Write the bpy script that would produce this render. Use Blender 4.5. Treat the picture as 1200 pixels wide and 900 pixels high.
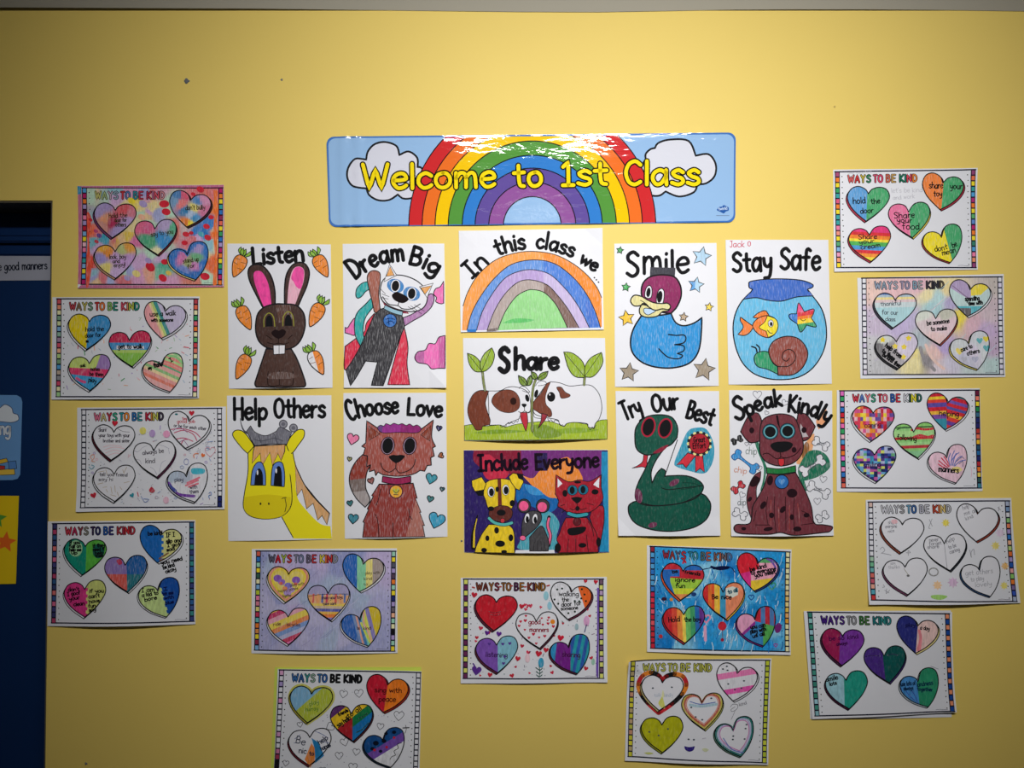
import bpy, bmesh, math, random
from mathutils import Vector, geometry
# ------------------------------------------------------------------ clear
for o in list(bpy.data.objects): bpy.data.objects.remove(o)
SC = bpy.context.scene
COL = SC.collection
# ------------------------------------------------------------------ camera
F = 890.0                       # focal length in pixels of a 1200x900 frame
D = 1.5575                      # distance camera - wall
CZ = 1.62
PITCH = math.radians(1.2)
cam_data = bpy.data.cameras.new('camera'); cam = bpy.data.objects.new('camera', cam_data); COL.objects.link(cam)
cam.location = (0, -D, CZ); cam.rotation_euler = (math.pi/2 + PITCH, 0, 0)
cam_data.sensor_fit = 'HORIZONTAL'; cam_data.sensor_width = 36; cam_data.lens = F/1200*36
cam_data.clip_start = 0.02
SC.camera = cam
# ------------------------------------------------------------------ light and exposure
LAMP_POS = (0.30, -1.9, 2.76); LAMP_SIZE = (1.24, 0.10); LAMP_POWER = 9.7
LAMP_TILT = math.atan2(1.9, 0.945); LAMP_YAW = math.atan2(0.133, 1.9); LAMP_SPREAD = 1.24      # wall-washing batten hung from the ceiling, turned to the wall
FILL_POWER = 0.8
WORLD = (0.86, 0.90, 1.0); WORLD_STRENGTH = 0.022
SC.view_settings.view_transform = 'Standard'
try: SC.view_settings.look = 'None'
except Exception: pass
SC.view_settings.exposure = 0.0; SC.view_settings.gamma = 1.0; SC.view_settings.use_curve_mapping = False
w = bpy.data.worlds.new('world'); SC.world = w; w.use_nodes = True
w.node_tree.nodes['Background'].inputs[0].default_value = (*WORLD, 1); w.node_tree.nodes['Background'].inputs[1].default_value = WORLD_STRENGTH
def area(name, loc, rot, size, power, color):
    l = bpy.data.lights.new(name, 'AREA'); l.shape = 'RECTANGLE'; l.size, l.size_y = size; l.energy = power; l.color = color
    o = bpy.data.objects.new(name, l); COL.objects.link(o); o.location = loc; o.rotation_euler = rot; return o
la = area('ceiling_lamp_light', LAMP_POS, (LAMP_TILT, 0, LAMP_YAW), LAMP_SIZE, LAMP_POWER, (1.0, 0.985, 0.96)); la.data.spread = LAMP_SPREAD
# added fill light further back in the room, from no seen fitting
area('rear_fill_light', (0.30, -3.6, 2.80), (0, 0, 0), LAMP_SIZE, FILL_POWER, (1.0, 0.985, 0.96))

# ------------------------------------------------------------------ helpers
def lin(v):
    v /= 255.0
    return v/12.92 if v <= 0.04045 else ((v+0.055)/1.055)**2.4
def C(r, g, b): return (lin(r), lin(g), lin(b))
def wall_pt(px, py, plane=0.0):
    dx = (px-600)/F; dz = (450-py)/F; c, s = math.cos(PITCH), math.sin(PITCH)
    dy = c - dz*s; t = (D+plane)/dy
    return (dx*t, CZ + (s+dz*c)*t)
def mat_nodes(name):
    m = bpy.data.materials.new(name); m.use_nodes = True
    return m, m.node_tree.nodes, m.node_tree.links, m.node_tree.nodes['Principled BSDF']
def simple_mat(name, col, rough=0.6, bump=0.0, bscale=60, var=0.0, vscale=6, spec=0.3, metal=0.0):
    m, N, L, b = mat_nodes(name)
    b.inputs['Base Color'].default_value = (*col, 1); b.inputs['Roughness'].default_value = rough
    b.inputs['Specular IOR Level'].default_value = spec; b.inputs['Metallic'].default_value = metal
    tc = N.new('ShaderNodeTexCoord')
    if var:
        n = N.new('ShaderNodeTexNoise'); n.inputs['Scale'].default_value = vscale; n.inputs['Detail'].default_value = 6
        L.new(tc.outputs['Object'], n.inputs['Vector'])
        r = N.new('ShaderNodeMapRange'); r.inputs[3].default_value = 1-var; r.inputs[4].default_value = 1+var
        L.new(n.outputs[0], r.inputs[0])
        mx = N.new('ShaderNodeMix'); mx.data_type = 'RGBA'; mx.blend_type = 'MULTIPLY'; mx.inputs[0].default_value = 1
        mx.inputs[6].default_value = (*col, 1); L.new(r.outputs[0], mx.inputs[7]); L.new(mx.outputs[2], b.inputs['Base Color'])
    if bump:
        n = N.new('ShaderNodeTexNoise'); n.inputs['Scale'].default_value = bscale; n.inputs['Detail'].default_value = 4
        L.new(tc.outputs['Object'], n.inputs['Vector'])
        bp = N.new('ShaderNodeBump'); bp.inputs['Strength'].default_value = bump; bp.inputs['Distance'].default_value = 0.002
        L.new(n.outputs[0], bp.inputs['Height']); L.new(bp.outputs[0], b.inputs['Normal'])
    return m
def art_mat(name, rough=0.55, spec=0.15, white=0.0, angle=0.0, sx=40, sy=420, dark=0.0, contrast=(0.45, 0.7), lam=False):
    """Colour comes from the drawn colour of each area; crayon texture leaves paper showing through in scribble streaks."""
    m, N, L, b = mat_nodes(name)
    at = N.new('ShaderNodeAttribute'); at.attribute_name = 'Col'
    out = at.outputs['Color']
    b.inputs['Roughness'].default_value = rough; b.inputs['Specular IOR Level'].default_value = spec
    tc = N.new('ShaderNodeTexCoord')
    if white or dark:
        mp = N.new('ShaderNodeMapping'); mp.inputs['Rotation'].default_value = (0, angle, 0); mp.inputs['Scale'].default_value = (sx, 1, sy)
        L.new(tc.outputs['Object'], mp.inputs['Vector'])
        n = N.new('ShaderNodeTexNoise'); n.inputs['Scale'].default_value = 1; n.inputs['Detail'].default_value = 3; n.inputs['Distortion'].default_value = 0.6
        L.new(mp.outputs[0], n.inputs['Vector'])
        if dark:
            r = N.new('ShaderNodeMapRange'); r.inputs[1].default_value = 0.3; r.inputs[2].default_value = 0.7
            r.inputs[3].default_value = 1-dark; r.inputs[4].default_value = 1+dark*0.6; L.new(n.outputs[0], r.inputs[0])
            mx = N.new('ShaderNodeMix'); mx.data_type = 'RGBA'; mx.blend_type = 'MULTIPLY'; mx.inputs[0].default_value = 1
            L.new(out, mx.inputs[6]); L.new(r.outputs[0], mx.inputs[7]); out = mx.outputs[2]
        if white:
            n2 = N.new('ShaderNodeTexNoise'); n2.inputs['Scale'].default_value = 1.7; n2.inputs['Detail'].default_value = 4
            L.new(mp.outputs[0], n2.inputs['Vector'])
            r2 = N.new('ShaderNodeMapRange'); r2.inputs[1].default_value = contrast[0]; r2.inputs[2].default_value = contrast[1]
            r2.inputs[3].default_value = 0; r2.inputs[4].default_value = white; L.new(n2.outputs[0], r2.inputs[0])
            mx = N.new('ShaderNodeMix'); mx.data_type = 'RGBA'; L.new(r2.outputs[0], mx.inputs[0])
            L.new(out, mx.inputs[6]); mx.inputs[7].default_value = (0.80, 0.80, 0.85, 1); out = mx.outputs[2]
    if lam:
        n = N.new('ShaderNodeTexNoise'); n.inputs['Scale'].default_value = 1; n.inputs['Detail'].default_value = 4; n.inputs['Roughness'].default_value = 0.5
        n.inputs['Distortion'].default_value = 0.4
        mp = N.new('ShaderNodeMapping'); mp.inputs['Scale'].default_value = (11, 1, 30); L.new(tc.outputs['Object'], mp.inputs['Vector'])
        L.new(mp.outputs[0], n.inputs['Vector'])
        bp = N.new('ShaderNodeBump'); bp.inputs['Strength'].default_value = 1.0; bp.inputs['Distance'].default_value = 0.0006
        L.new(n.outputs[0], bp.inputs['Height']); L.new(bp.outputs[0], b.inputs['Normal'])
    L.new(out, b.inputs['Base Color'])
    return m
M_PAPER = simple_mat('paper', (0.79, 0.80, 0.86), 0.5, 0.06, 260, 0.02, 30, 0.3)
MATS = {'paper': M_PAPER,
        'ink': art_mat('printed_ink', 0.7, 0.1),
        'cray': art_mat('crayon_upright', 0.5, white=0.42, dark=0.16, angle=0.15, sx=330, sy=45, contrast=(0.5, 0.75)),
        'diag': art_mat('crayon_slanted', 0.5, white=0.42, dark=0.16, angle=0.8, sx=330, sy=45, contrast=(0.5, 0.75)),
        'flat': art_mat('crayon_level', 0.5, white=0.32, dark=0.14, angle=1.5, sx=330, sy=45, contrast=(0.5, 0.75)),
        'mark': art_mat('felt_marker', 0.5, 0.2, white=0.06, dark=0.22, angle=0.3, sx=170, sy=60, contrast=(0.52, 0.72)),
        'lam': art_mat('laminated_print', 0.035, 0.5, lam=True)}
MAT_KEYS = list(MATS)
def empty(name, loc, label, cat, group=None):
    o = bpy.data.objects.new(name, None); COL.objects.link(o); o.location = loc; o.empty_display_size = 0.05
    o['label'] = label; o['category'] = cat
    if group: o['group'] = group
    return o
def tag(o, label, cat, group=None):
    o['label'] = label; o['category'] = cat
    if group: o['group'] = group
def link_mesh(name, bm, mats, parent=None, kind=None):
    me = bpy.data.meshes.new(name); bm.to_mesh(me); bm.free()
    o = bpy.data.objects.new(name, me); COL.objects.link(o)
    for m in (mats if isinstance(mats, (list, tuple)) else [mats]): me.materials.append(m)
    if parent: o.parent = parent
    if kind: o['kind'] = kind
    return o
def bm_box(bm, x0, x1, y0, y1, z0, z1, mi=0):
    vs = [bm.verts.new(p) for p in ((x0,y0,z0),(x1,y0,z0),(x1,y1,z0),(x0,y1,z0),(x0,y0,z1),(x1,y0,z1),(x1,y1,z1),(x0,y1,z1))]
    for f in ((3,2,1,0),(4,5,6,7),(0,1,5,4),(1,2,6,5),(2,3,7,6),(3,0,4,7)):
        bm.faces.new([vs[i] for i in f]).material_index = mi
# ---- 2-D drawing tools
def parse(s):
    if not isinstance(s, str): return [(p[0], p[1], len(p) > 2 and p[2]) for p in s]
    out = []; t = s.split(); i = 0
    while i < len(t):
        x = float(t[i]); y = t[i+1]; sharp = y.endswith('*'); out.append((x, float(y.rstrip('*')), sharp)); i += 2
    return out
def catmull(p, n=5, closed=False):
    k = len(p)
    if k < 3: return [(q[0], q[1]) for q in p]
    out = []; segs = k if closed else k-1
    for i in range(segs):
        p1 = p[i]; p2 = p[(i+1) % k]
        p0 = p[i-1] if (closed or i > 0) else p1
        p3 = p[(i+2) % k] if (closed or i+2 < k) else p2
        if p1[2]: p0 = p1
        if p2[2]: p3 = p2
        for j in range(n):
            t = j/n; t2 = t*t; t3 = t2*t
            out.append(tuple(0.5*(2*p1[a]+(p2[a]-p0[a])*t+(2*p0[a]-5*p1[a]+4*p2[a]-p3[a])*t2+(3*p1[a]-p0[a]-3*p2[a]+p3[a])*t3) for a in (0, 1)))
    if not closed: out.append((p[-1][0], p[-1][1]))
    return out
def path(s, smooth=True, closed=False, n=5):
    p = parse(s)
    return catmull(p, n, closed) if smooth else [(q[0], q[1]) for q in p]
def ell(cx, cy, rx, ry=None, rot=0, n=26):
    ry = rx if ry is None else ry; r = math.radians(rot); c, s = math.cos(r), math.sin(r)
    return [(cx+rx*math.cos(a)*c-ry*math.sin(a)*s, cy+rx*math.cos(a)*s+ry*math.sin(a)*c) for a in (2*math.pi*i/n for i in range(n))]
def star(cx, cy, R, r=0.45, rot=0, n=5):
    return [(cx+(R if i % 2 == 0 else R*r)*math.sin(math.pi*i/n+math.radians(rot)), cy-(R if i % 2 == 0 else R*r)*math.cos(math.pi*i/n+math.radians(rot))) for i in range(2*n)]
HS = "0 -.45* -.2 -.8 -.62 -.9 -.98 -.6 -.98 -.15 -.6 .4 0 1* .6 .4 .98 -.15 .98 -.6 .62 -.9 .2 -.8"
def heart_pts(cx, cy, R, rot=0, sx=1.0):
    r = math.radians(rot); c, s = math.cos(r), math.sin(r)
    return [(cx+R*(x*sx*c-y*s), cy+R*(x*sx*s+y*c)) for x, y in path(HS, True, True, 3)]
def inside(x, y, poly):
    r = False; j = len(poly)-1
    for i in range(len(poly)):
        xi, yi = poly[i]; xj, yj = poly[j]
        if (yi > y) != (yj > y) and x < (xj-xi)*(y-yi)/(yj-yi)+xi: r = not r
        j = i
    return r
LV = 1.0e-5
class Sheet:
    """One sheet of paper on the wall. crop = (x0, y0, scale): the sheet-drawing units; quad = its four corners in those units."""
    def __init__(self, name, label, cat, group, crop, quad, outline=None, plane=0.0, gap=0.0006, bow=(0.004, 0.001), curl=(0, 0, 0, 0), curl_r=0.28, grid=(8, 6), extra=None, sheet_mat='paper', sheet_col=(0.8, 0.8, 0.86), part='sheet', thick=0.00016):
        self.crop = crop; self.plane = plane; self.gap = gap; self.bow = bow; self.curl = curl; self.cr = curl_r; self.grid = grid; self.extra = extra
        q = [self.wp(*p) for p in quad]                       # TL TR BR BL
        self.q = q
        self.o = ((q[2][0]+q[3][0])/2, (q[2][1]+q[3][1])/2)
        self.O = q[3]
        self.U = ((q[2][0]-q[3][0]+q[1][0]-q[0][0])/2, (q[2][1]-q[3][1]+q[1][1]-q[0][1])/2)
        self.V = ((q[0][0]-q[3][0]+q[1][0]-q[2][0])/2, (q[0][1]-q[3][1]+q[1][1]-q[2][1])/2)
        self.det = self.U[0]*self.V[1]-self.U[1]*self.V[0]
        self.rng = random.Random(int(quad[0][0]*7+crop[0]*13+crop[1]))
        self.ph = self.rng.random()*6
        nu, nv = grid
        self.tab = [[self.smooth(i/nu, j/nv) for j in range(-1, nv+2)] for i in range(-1, nu+2)]
        self.root = empty(name, (self.o[0], plane, self.o[1]), label, cat, group)
        self.lv = 0.0; self.parts = []
        s = Art(self, part, thick=thick); s.poly(outline if outline else quad, sheet_mat, sheet_col); self.sheet = s
    def wp(self, x, y):
        return wall_pt(self.crop[0]+x/self.crop[2], self.crop[1]+y/self.crop[2], self.plane)
    def uv(self, x, z):
        dx = x-self.O[0]; dz = z-self.O[1]
        return ((dx*self.V[1]-dz*self.V[0])/self.det, (self.U[0]*dz-self.U[1]*dx)/self.det)
    def smooth(self, u, v):
        uc = min(1, max(0, u)); vc = min(1, max(0, v))
        f = self.bow[0]*math.sin(math.pi*uc)**1.2*(1-vc)**1.7 + self.bow[1]*math.sin(math.pi*uc)*vc**2
        f += 0.0004*(1+math.sin(u*7+self.ph)*math.cos(v*5+self.ph))
        ar = math.hypot(*self.V)/math.hypot(*self.U)
        for (cu, cv), h in zip(((0, 1), (1, 1), (1, 0), (0, 0)), self.curl):
            if h:
                d = math.hypot(u-cu, (v-cv)*ar)
                if d < self.cr: f += h*(1-d/self.cr)**2
        if self.extra: f += self.extra(u, v)
        return f
    def warp(self, u, v):
        nu, nv = self.grid
        a = u*nu; b = v*nv; i = min(nu, max(-1, math.floor(a+1e-9))); j = min(nv, max(-1, math.floor(b+1e-9))); a -= i; b -= j
        t = self.tab; f00 = t[i+1][j+1]; f11 = t[i+2][j+2] if i+2 < len(t) and j+2 < len(t[0]) else f00
        f10 = t[i+2][j+1] if i+2 < len(t) else f00; f01 = t[i+1][j+2] if j+2 < len(t[0]) else f00
        return f00+a*(f10-f00)+b*(f01-f00) if a+b <= 1 else f11+(1-a)*(f01-f11)+(1-b)*(f10-f11)
    def part(self, name, label=None): return Art(self, name, label=label)
    def build(self):
        for p in self.parts: p.build()
        return self.root
class Multi:
    "loose doodles: every figure drawn becomes a part of its own; long shading strokes share one"
    def __init__(self, sheet, name='doodle'): self.s = sheet; self.n = name; self.sh = None
    def poly(self, *a, **k): return Art(self.s, self.n).poly(*a, **k)
    def fill(self, *a, **k): return Art(self.s, self.n).fill(*a, **k)
    def line(self, *a, **k): return Art(self.s, self.n).line(*a, **k)
    def text(self, *a, **k): return Art(self.s, 'handwriting').text(*a, **k)
    def lines(self, ss, *a, **k):
        for q in ss: Art(self.s, self.n).line(q, *a, **k)
    def up(self): self.s.lv += LV
    def _rib(self, *a, **k):
        if not self.sh: self.sh = Art(self.s, 'crayon_shading')
        self.sh._rib(*a, **k)
class Art:
    def __init__(self, sheet, name, parent=None, label=None, thick=0):
        self.s = sheet; self.name = name; self.par = parent; self.label = label; self.items = []; self.obj = None; self.thick = thick
        sheet.parts.append(self)
    def sub(self, name, label=None): return Art(self.s, name, self, label)
    def up(self): self.s.lv += LV
    # -- raw faces
    def poly(self, pts, mat='ink', col=(0, 0, 0), fn=None, cuts=(), lift=True):
        if lift: self.up()
        self.items.append(('n', [self.s.wp(*p[:2]) for p in pts], self.s.lv, mat, col, fn, cuts))
        return self
    def strip(self, L, R, mat, col):
        self.items.append(('s', [self.s.wp(*p) for p in L], [self.s.wp(*p) for p in R], self.s.lv, mat, col))
    # -- drawing
    def fill(self, s, col, mat='cray', smooth=True, fn=None, cuts=()):
        return self.poly(path(s, smooth, True), mat, col, fn, cuts)
    def _rib(self, p, w, col, mat, closed=False, taper=None):
        q = [p[0]]
        for a in p[1:]:
            if math.hypot(a[0]-q[-1][0], a[1]-q[-1][1]) > 0.05: q.append(a)
        p = q
        if closed and len(p) > 2 and math.hypot(p[0][0]-p[-1][0], p[0][1]-p[-1][1]) < 0.05: p = p[:-1]
        if len(p) < 2: p = [p[0], (p[0][0]+0.1, p[0][1])]
        n = len(p); Lp = []; Rp = []; rot = 0
        for i in range(n):
            if closed: a = p[i-1]; b = p[(i+1) % n]
            else: a = p[max(0, i-1)]; b = p[min(n-1, i+1)]
            c = p[i]
            d1 = (c[0]-a[0], c[1]-a[1]); d2 = (b[0]-c[0], b[1]-c[1])
            l1 = math.hypot(*d1) or 1; l2 = math.hypot(*d2) or 1
            if math.hypot(*d1) == 0: t = (d2[0]/l2, d2[1]/l2)
            elif math.hypot(*d2) == 0: t = (d1[0]/l1, d1[1]/l1)
            else: t = (d1[0]/l1+d2[0]/l2, d1[1]/l1+d2[1]/l2)
            l = math.hypot(*t)
            if l < 0.35: t = (d2[0]/l2, d2[1]/l2); l = 1
            k = min(1.35, 2/max(l, 0.8)) if (d1 != (0, 0) and d2 != (0, 0) and l > 0.36) else 1
            hw = w/2
            if taper: hw *= taper[0]+(taper[1]-taper[0])*i/(n-1)
            nx, ny = -t[1]/l*hw*min(k, 1.2), t[0]/l*hw*min(k, 1.2)
            Lp.append((c[0]+nx, c[1]+ny)); Rp.append((c[0]-nx, c[1]-ny))
        if closed: Lp.append(Lp[0]); Rp.append(Rp[0])
        self.strip(Lp, Rp, mat, col)
        if not closed:
            for c, e, k in ((p[0], p[1], 0), (p[-1], p[-2], 1)):
                hw = w/2*(taper[k] if taper else 1); a0 = math.atan2(c[1]-e[1], c[0]-e[0])
                fan = [(c[0]+hw*math.cos(a0+t), c[1]+hw*math.sin(a0+t)) for t in (-1.571, -0.9, -0.3, 0.3, 0.9, 1.571)]
                self.poly(fan, mat, col, lift=False)
    def line(self, s, w, col=(0.012, 0.012, 0.015), smooth=True, closed=False, mat='ink', n=5, taper=None, lift=True):
        if lift: self.up()
        self._rib(path(s, smooth, closed, n), w, col, mat, closed, taper); return self
    def lines(self, ss, w, col=(0.012, 0.012, 0.015), smooth=True, mat='ink', taper=None):
        self.up()
        for s in ss: self._rib(path(s, smooth), w, col, mat, False, taper)
        return self
    def shape(self, s, col, w=6, mat='cray', smooth=True, oc=(0.012, 0.012, 0.015), fn=None, cuts=()):
        p = path(s, smooth, True); self.poly(p, mat, col, fn, cuts); self.up(); self._rib(p, w, oc, 'ink', True); return self
    def text(self, s, base, h, w, col=(0.008, 0.008, 0.01), mat='ink', fit=True, caps=None, jit=0.0, lift=True, smooth=True):
        """Hand lettering: glyph strokes set along the base line and stretched to its length."""
        if lift: self.up()
        bp = path(base, smooth) if not (isinstance(base, str) and len(base.split()) == 4) else path(base, False)
        cum = [0]
        for a, b in zip(bp, bp[1:]): cum.append(cum[-1]+math.hypot(b[0]-a[0], b[1]-a[1]))
        adv = [GL[c][0]+0.1 for c in s]; tot = sum(adv)-0.1
        kx = cum[-1]/tot if fit else h
        x = 0
        for ci, c in enumerate(s):
            g = GL[c]; mid = x+g[0]/2; d = mid*kx
            i = 0
            while i < len(cum)-2 and cum[i+1] < d: i += 1
            seg = (cum[i+1]-cum[i]) or 1; t = (d-cum[i])/seg
            px = bp[i][0]+(bp[i+1][0]-bp[i][0])*t; py = bp[i][1]+(bp[i+1][1]-bp[i][1])*t
            ang = math.atan2(bp[i+1][1]-bp[i][1], bp[i+1][0]-bp[i][0])
            if jit: ang += self.s.rng.uniform(-jit, jit)*0.5; py += self.s.rng.uniform(-jit, jit)*h*0.4
            ca, sa = math.cos(ang), math.sin(ang)
            hh = h*(1 if not caps else caps.get(ci, 1))
            cc = col[ci % len(col)] if isinstance(col, list) else col
            if cc is not None:
                for st in g[1]:
                    pts = [((gx-g[0]/2)*kx, -gy*hh) for gx, gy in path(st, True, False, 4)]
                    self._rib([(px+a*ca-b*sa, py+a*sa+b*ca) for a, b in pts], w, cc, mat)
            x += adv[ci]
        return self
    # -- to mesh
    def build(self):
        if self.obj: return self.obj
        S = self.s; bm = bmesh.new(); cl = bm.faces.layers.float_color.new('Col')
        ox, oz = S.o
        for it in self.items:
            if it[0] == 'n':
                _, pts, lv, mat, col, fn, cuts = it
                a = sum(p[0]*q[1]-q[0]*p[1] for p, q in zip(pts, pts[1:]+pts[:1]))
                if a < 0: pts = pts[::-1]
                vv = [Vector((p[0], -lv, p[1])) for p in pts]
                tris = [(0, 1, 2)] if len(pts) == 3 else geometry.tessellate_polygon([[Vector((p[0], p[1], 0)) for p in pts]])
                tb = bmesh.new() if fn else bm
                tcl = tb.faces.layers.float_color.new('Col') if fn else cl
                vs = [tb.verts.new(v) for v in vv]
                for t in tris:
                    A, B, Cc = (pts[i] for i in t)
                    ar = (B[0]-A[0])*(Cc[1]-A[1])-(B[1]-A[1])*(Cc[0]-A[0])
                    if abs(ar) < 1e-12: continue
                    t = t if ar > 0 else t[::-1]
                    try: f = tb.faces.new([vs[i] for i in t])
                    except ValueError: continue
                    f.material_index = MAT_KEYS.index(mat); f[tcl] = (*col, 1) if col else (0, 0, 0, 1)
                if fn:
                    for (p, q) in cuts:
                        a = S.wp(*p); b = S.wp(*q)
                        no = Vector((-(b[1]-a[1]), 0, b[0]-a[0]))
                        if no.length < 1e-9: continue
                        bmesh.ops.bisect_plane(tb, geom=tb.verts[:]+tb.edges[:]+tb.faces[:], dist=1e-7, plane_co=(a[0], 0, a[1]), plane_no=no.normalized())
                    # colour each piece from its centre, in drawing units
                    for f in tb.faces[:]:
                        c = f.calc_center_median(); u = S.inv(c.x, c.z); k = fn(*u)
                        if k is None: tb.faces.remove(f)
                        else: f[tcl] = (*k, 1)
                    vm = {}
                    for f in tb.faces:
                        nv = []
                        for v in f.verts:
                            if v not in vm: vm[v] = bm.verts.new(v.co)
                            nv.append(vm[v])
                        g = bm.faces.new(nv); g.material_index = f.material_index; g[cl] = f[tcl]
                    tb.free()
            else:
                _, Lp, Rp, lv, mat, col = it
                mi = MAT_KEYS.index(mat)
                lo = [bm.verts.new((p[0], -lv, p[1])) for p in Lp]; hi = [bm.verts.new((p[0], -lv, p[1])) for p in Rp]
                for i in range(len(lo)-1):
                    for t in ((lo[i], lo[i+1], hi[i+1]), (lo[i], hi[i+1], hi[i])):
                        A, B, Cc = (v.co for v in t)
                        ar = (B.x-A.x)*(Cc.z-A.z)-(B.z-A.z)*(Cc.x-A.x)
                        if abs(ar) < 1e-13: continue
                        f = bm.faces.new(t if ar > 0 else t[::-1]); f.material_index = mi; f[cl] = (*col, 1)
        # cut along the lines the sheet bends on
        uvs = [S.uv(v.co.x, v.co.z) for v in bm.verts]
        if uvs:
            nu, nv = S.grid
            u0 = min(u for u, v in uvs)*nu; u1 = max(u for u, v in uvs)*nu; v0 = min(v for u, v in uvs)*nv; v1 = max(v for u, v in uvs)*nv
            d0 = min(u*nu+v*nv for u, v in uvs); d1 = max(u*nu+v*nv for u, v in uvs)
            P = lambda u, v: (S.O[0]+u*S.U[0]+v*S.V[0], S.O[1]+u*S.U[1]+v*S.V[1])
            cuts = [(P(i/nu, 0), P(i/nu, 1)) for i in range(0, nu+1) if u0 < i < u1]
            cuts += [(P(0, j/nv), P(1, j/nv)) for j in range(0, nv+1) if v0 < j < v1]
            cuts += [(P(k/nu, 0), P(0, k/nv)) for k in range(1, nu+nv) if d0 < k < d1]
            for a, b in cuts:
                no = Vector((-(b[1]-a[1]), 0, b[0]-a[0])).normalized()
                bmesh.ops.bisect_plane(bm, geom=bm.verts[:]+bm.edges[:]+bm.faces[:], dist=1e-7, plane_co=(a[0], 0, a[1]), plane_no=no)
        nor = []
        for v in bm.verts:
            u, w_ = S.uv(v.co.x, v.co.z)
            e = 0.01; fu = (S.smooth(u+e, w_)-S.smooth(u-e, w_))/(2*e); fv = (S.smooth(u, w_+e)-S.smooth(u, w_-e))/(2*e)
            lu = math.hypot(*S.U); lv_ = math.hypot(*S.V)
            nor.append(Vector((-fu/lu, -1, -fv/lv_)).normalized())
            v.co.y -= S.warp(u, w_)+S.gap; v.co.x -= ox; v.co.z -= oz
        nfront = len(bm.faces); nv0 = len(bm.verts)
        if self.thick:
            ex = bmesh.ops.extrude_face_region(bm, geom=bm.faces[:], use_keep_orig=True)
            nvs = [e for e in ex['geom'] if isinstance(e, bmesh.types.BMVert)]
            for v in nvs: v.co.y += self.thick
            for f in [e for e in ex['geom'] if isinstance(e, bmesh.types.BMFace)]: f.normal_flip()
        bm.verts.index_update()
        me = bpy.data.meshes.new(self.name); bm.to_mesh(me); bm.free()
        used = sorted({p.material_index for p in me.polygons}); remap = {k: i for i, k in enumerate(used)}
        for k in used: me.materials.append(MATS[MAT_KEYS[k]])
        me.polygons.foreach_set('material_index', [remap[p.material_index] for p in me.polygons])
        if not self.thick:
            me.normals_split_custom_set_from_vertices([tuple(n) for n in nor])
        else:
            ln = []
            for p in me.polygons:
                for vi in p.vertices: ln.append(tuple(nor[vi]) if (p.normal.y < -0.5 and vi < nv0) else (0, 0, 0))
            me.normals_split_custom_set(ln)
        o = bpy.data.objects.new(self.name, me); COL.objects.link(o); self.obj = o
        if self.label: o['label'] = self.label
        o.parent = self.par.build() if self.par else S.root
        return o
def _inv(self, x, z):
    # wall point back to drawing units
    c, s = math.cos(PITCH), math.sin(PITCH); X, Y, Z = x, D+self.plane, z-CZ
    f = Y*c+Z*s; up = -Y*s+Z*c
    px = 600+F*X/f; py = 450-F*up/f
    return ((px-self.crop[0])*self.crop[2], (py-self.crop[1])*self.crop[2])
Sheet.inv = _inv
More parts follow.
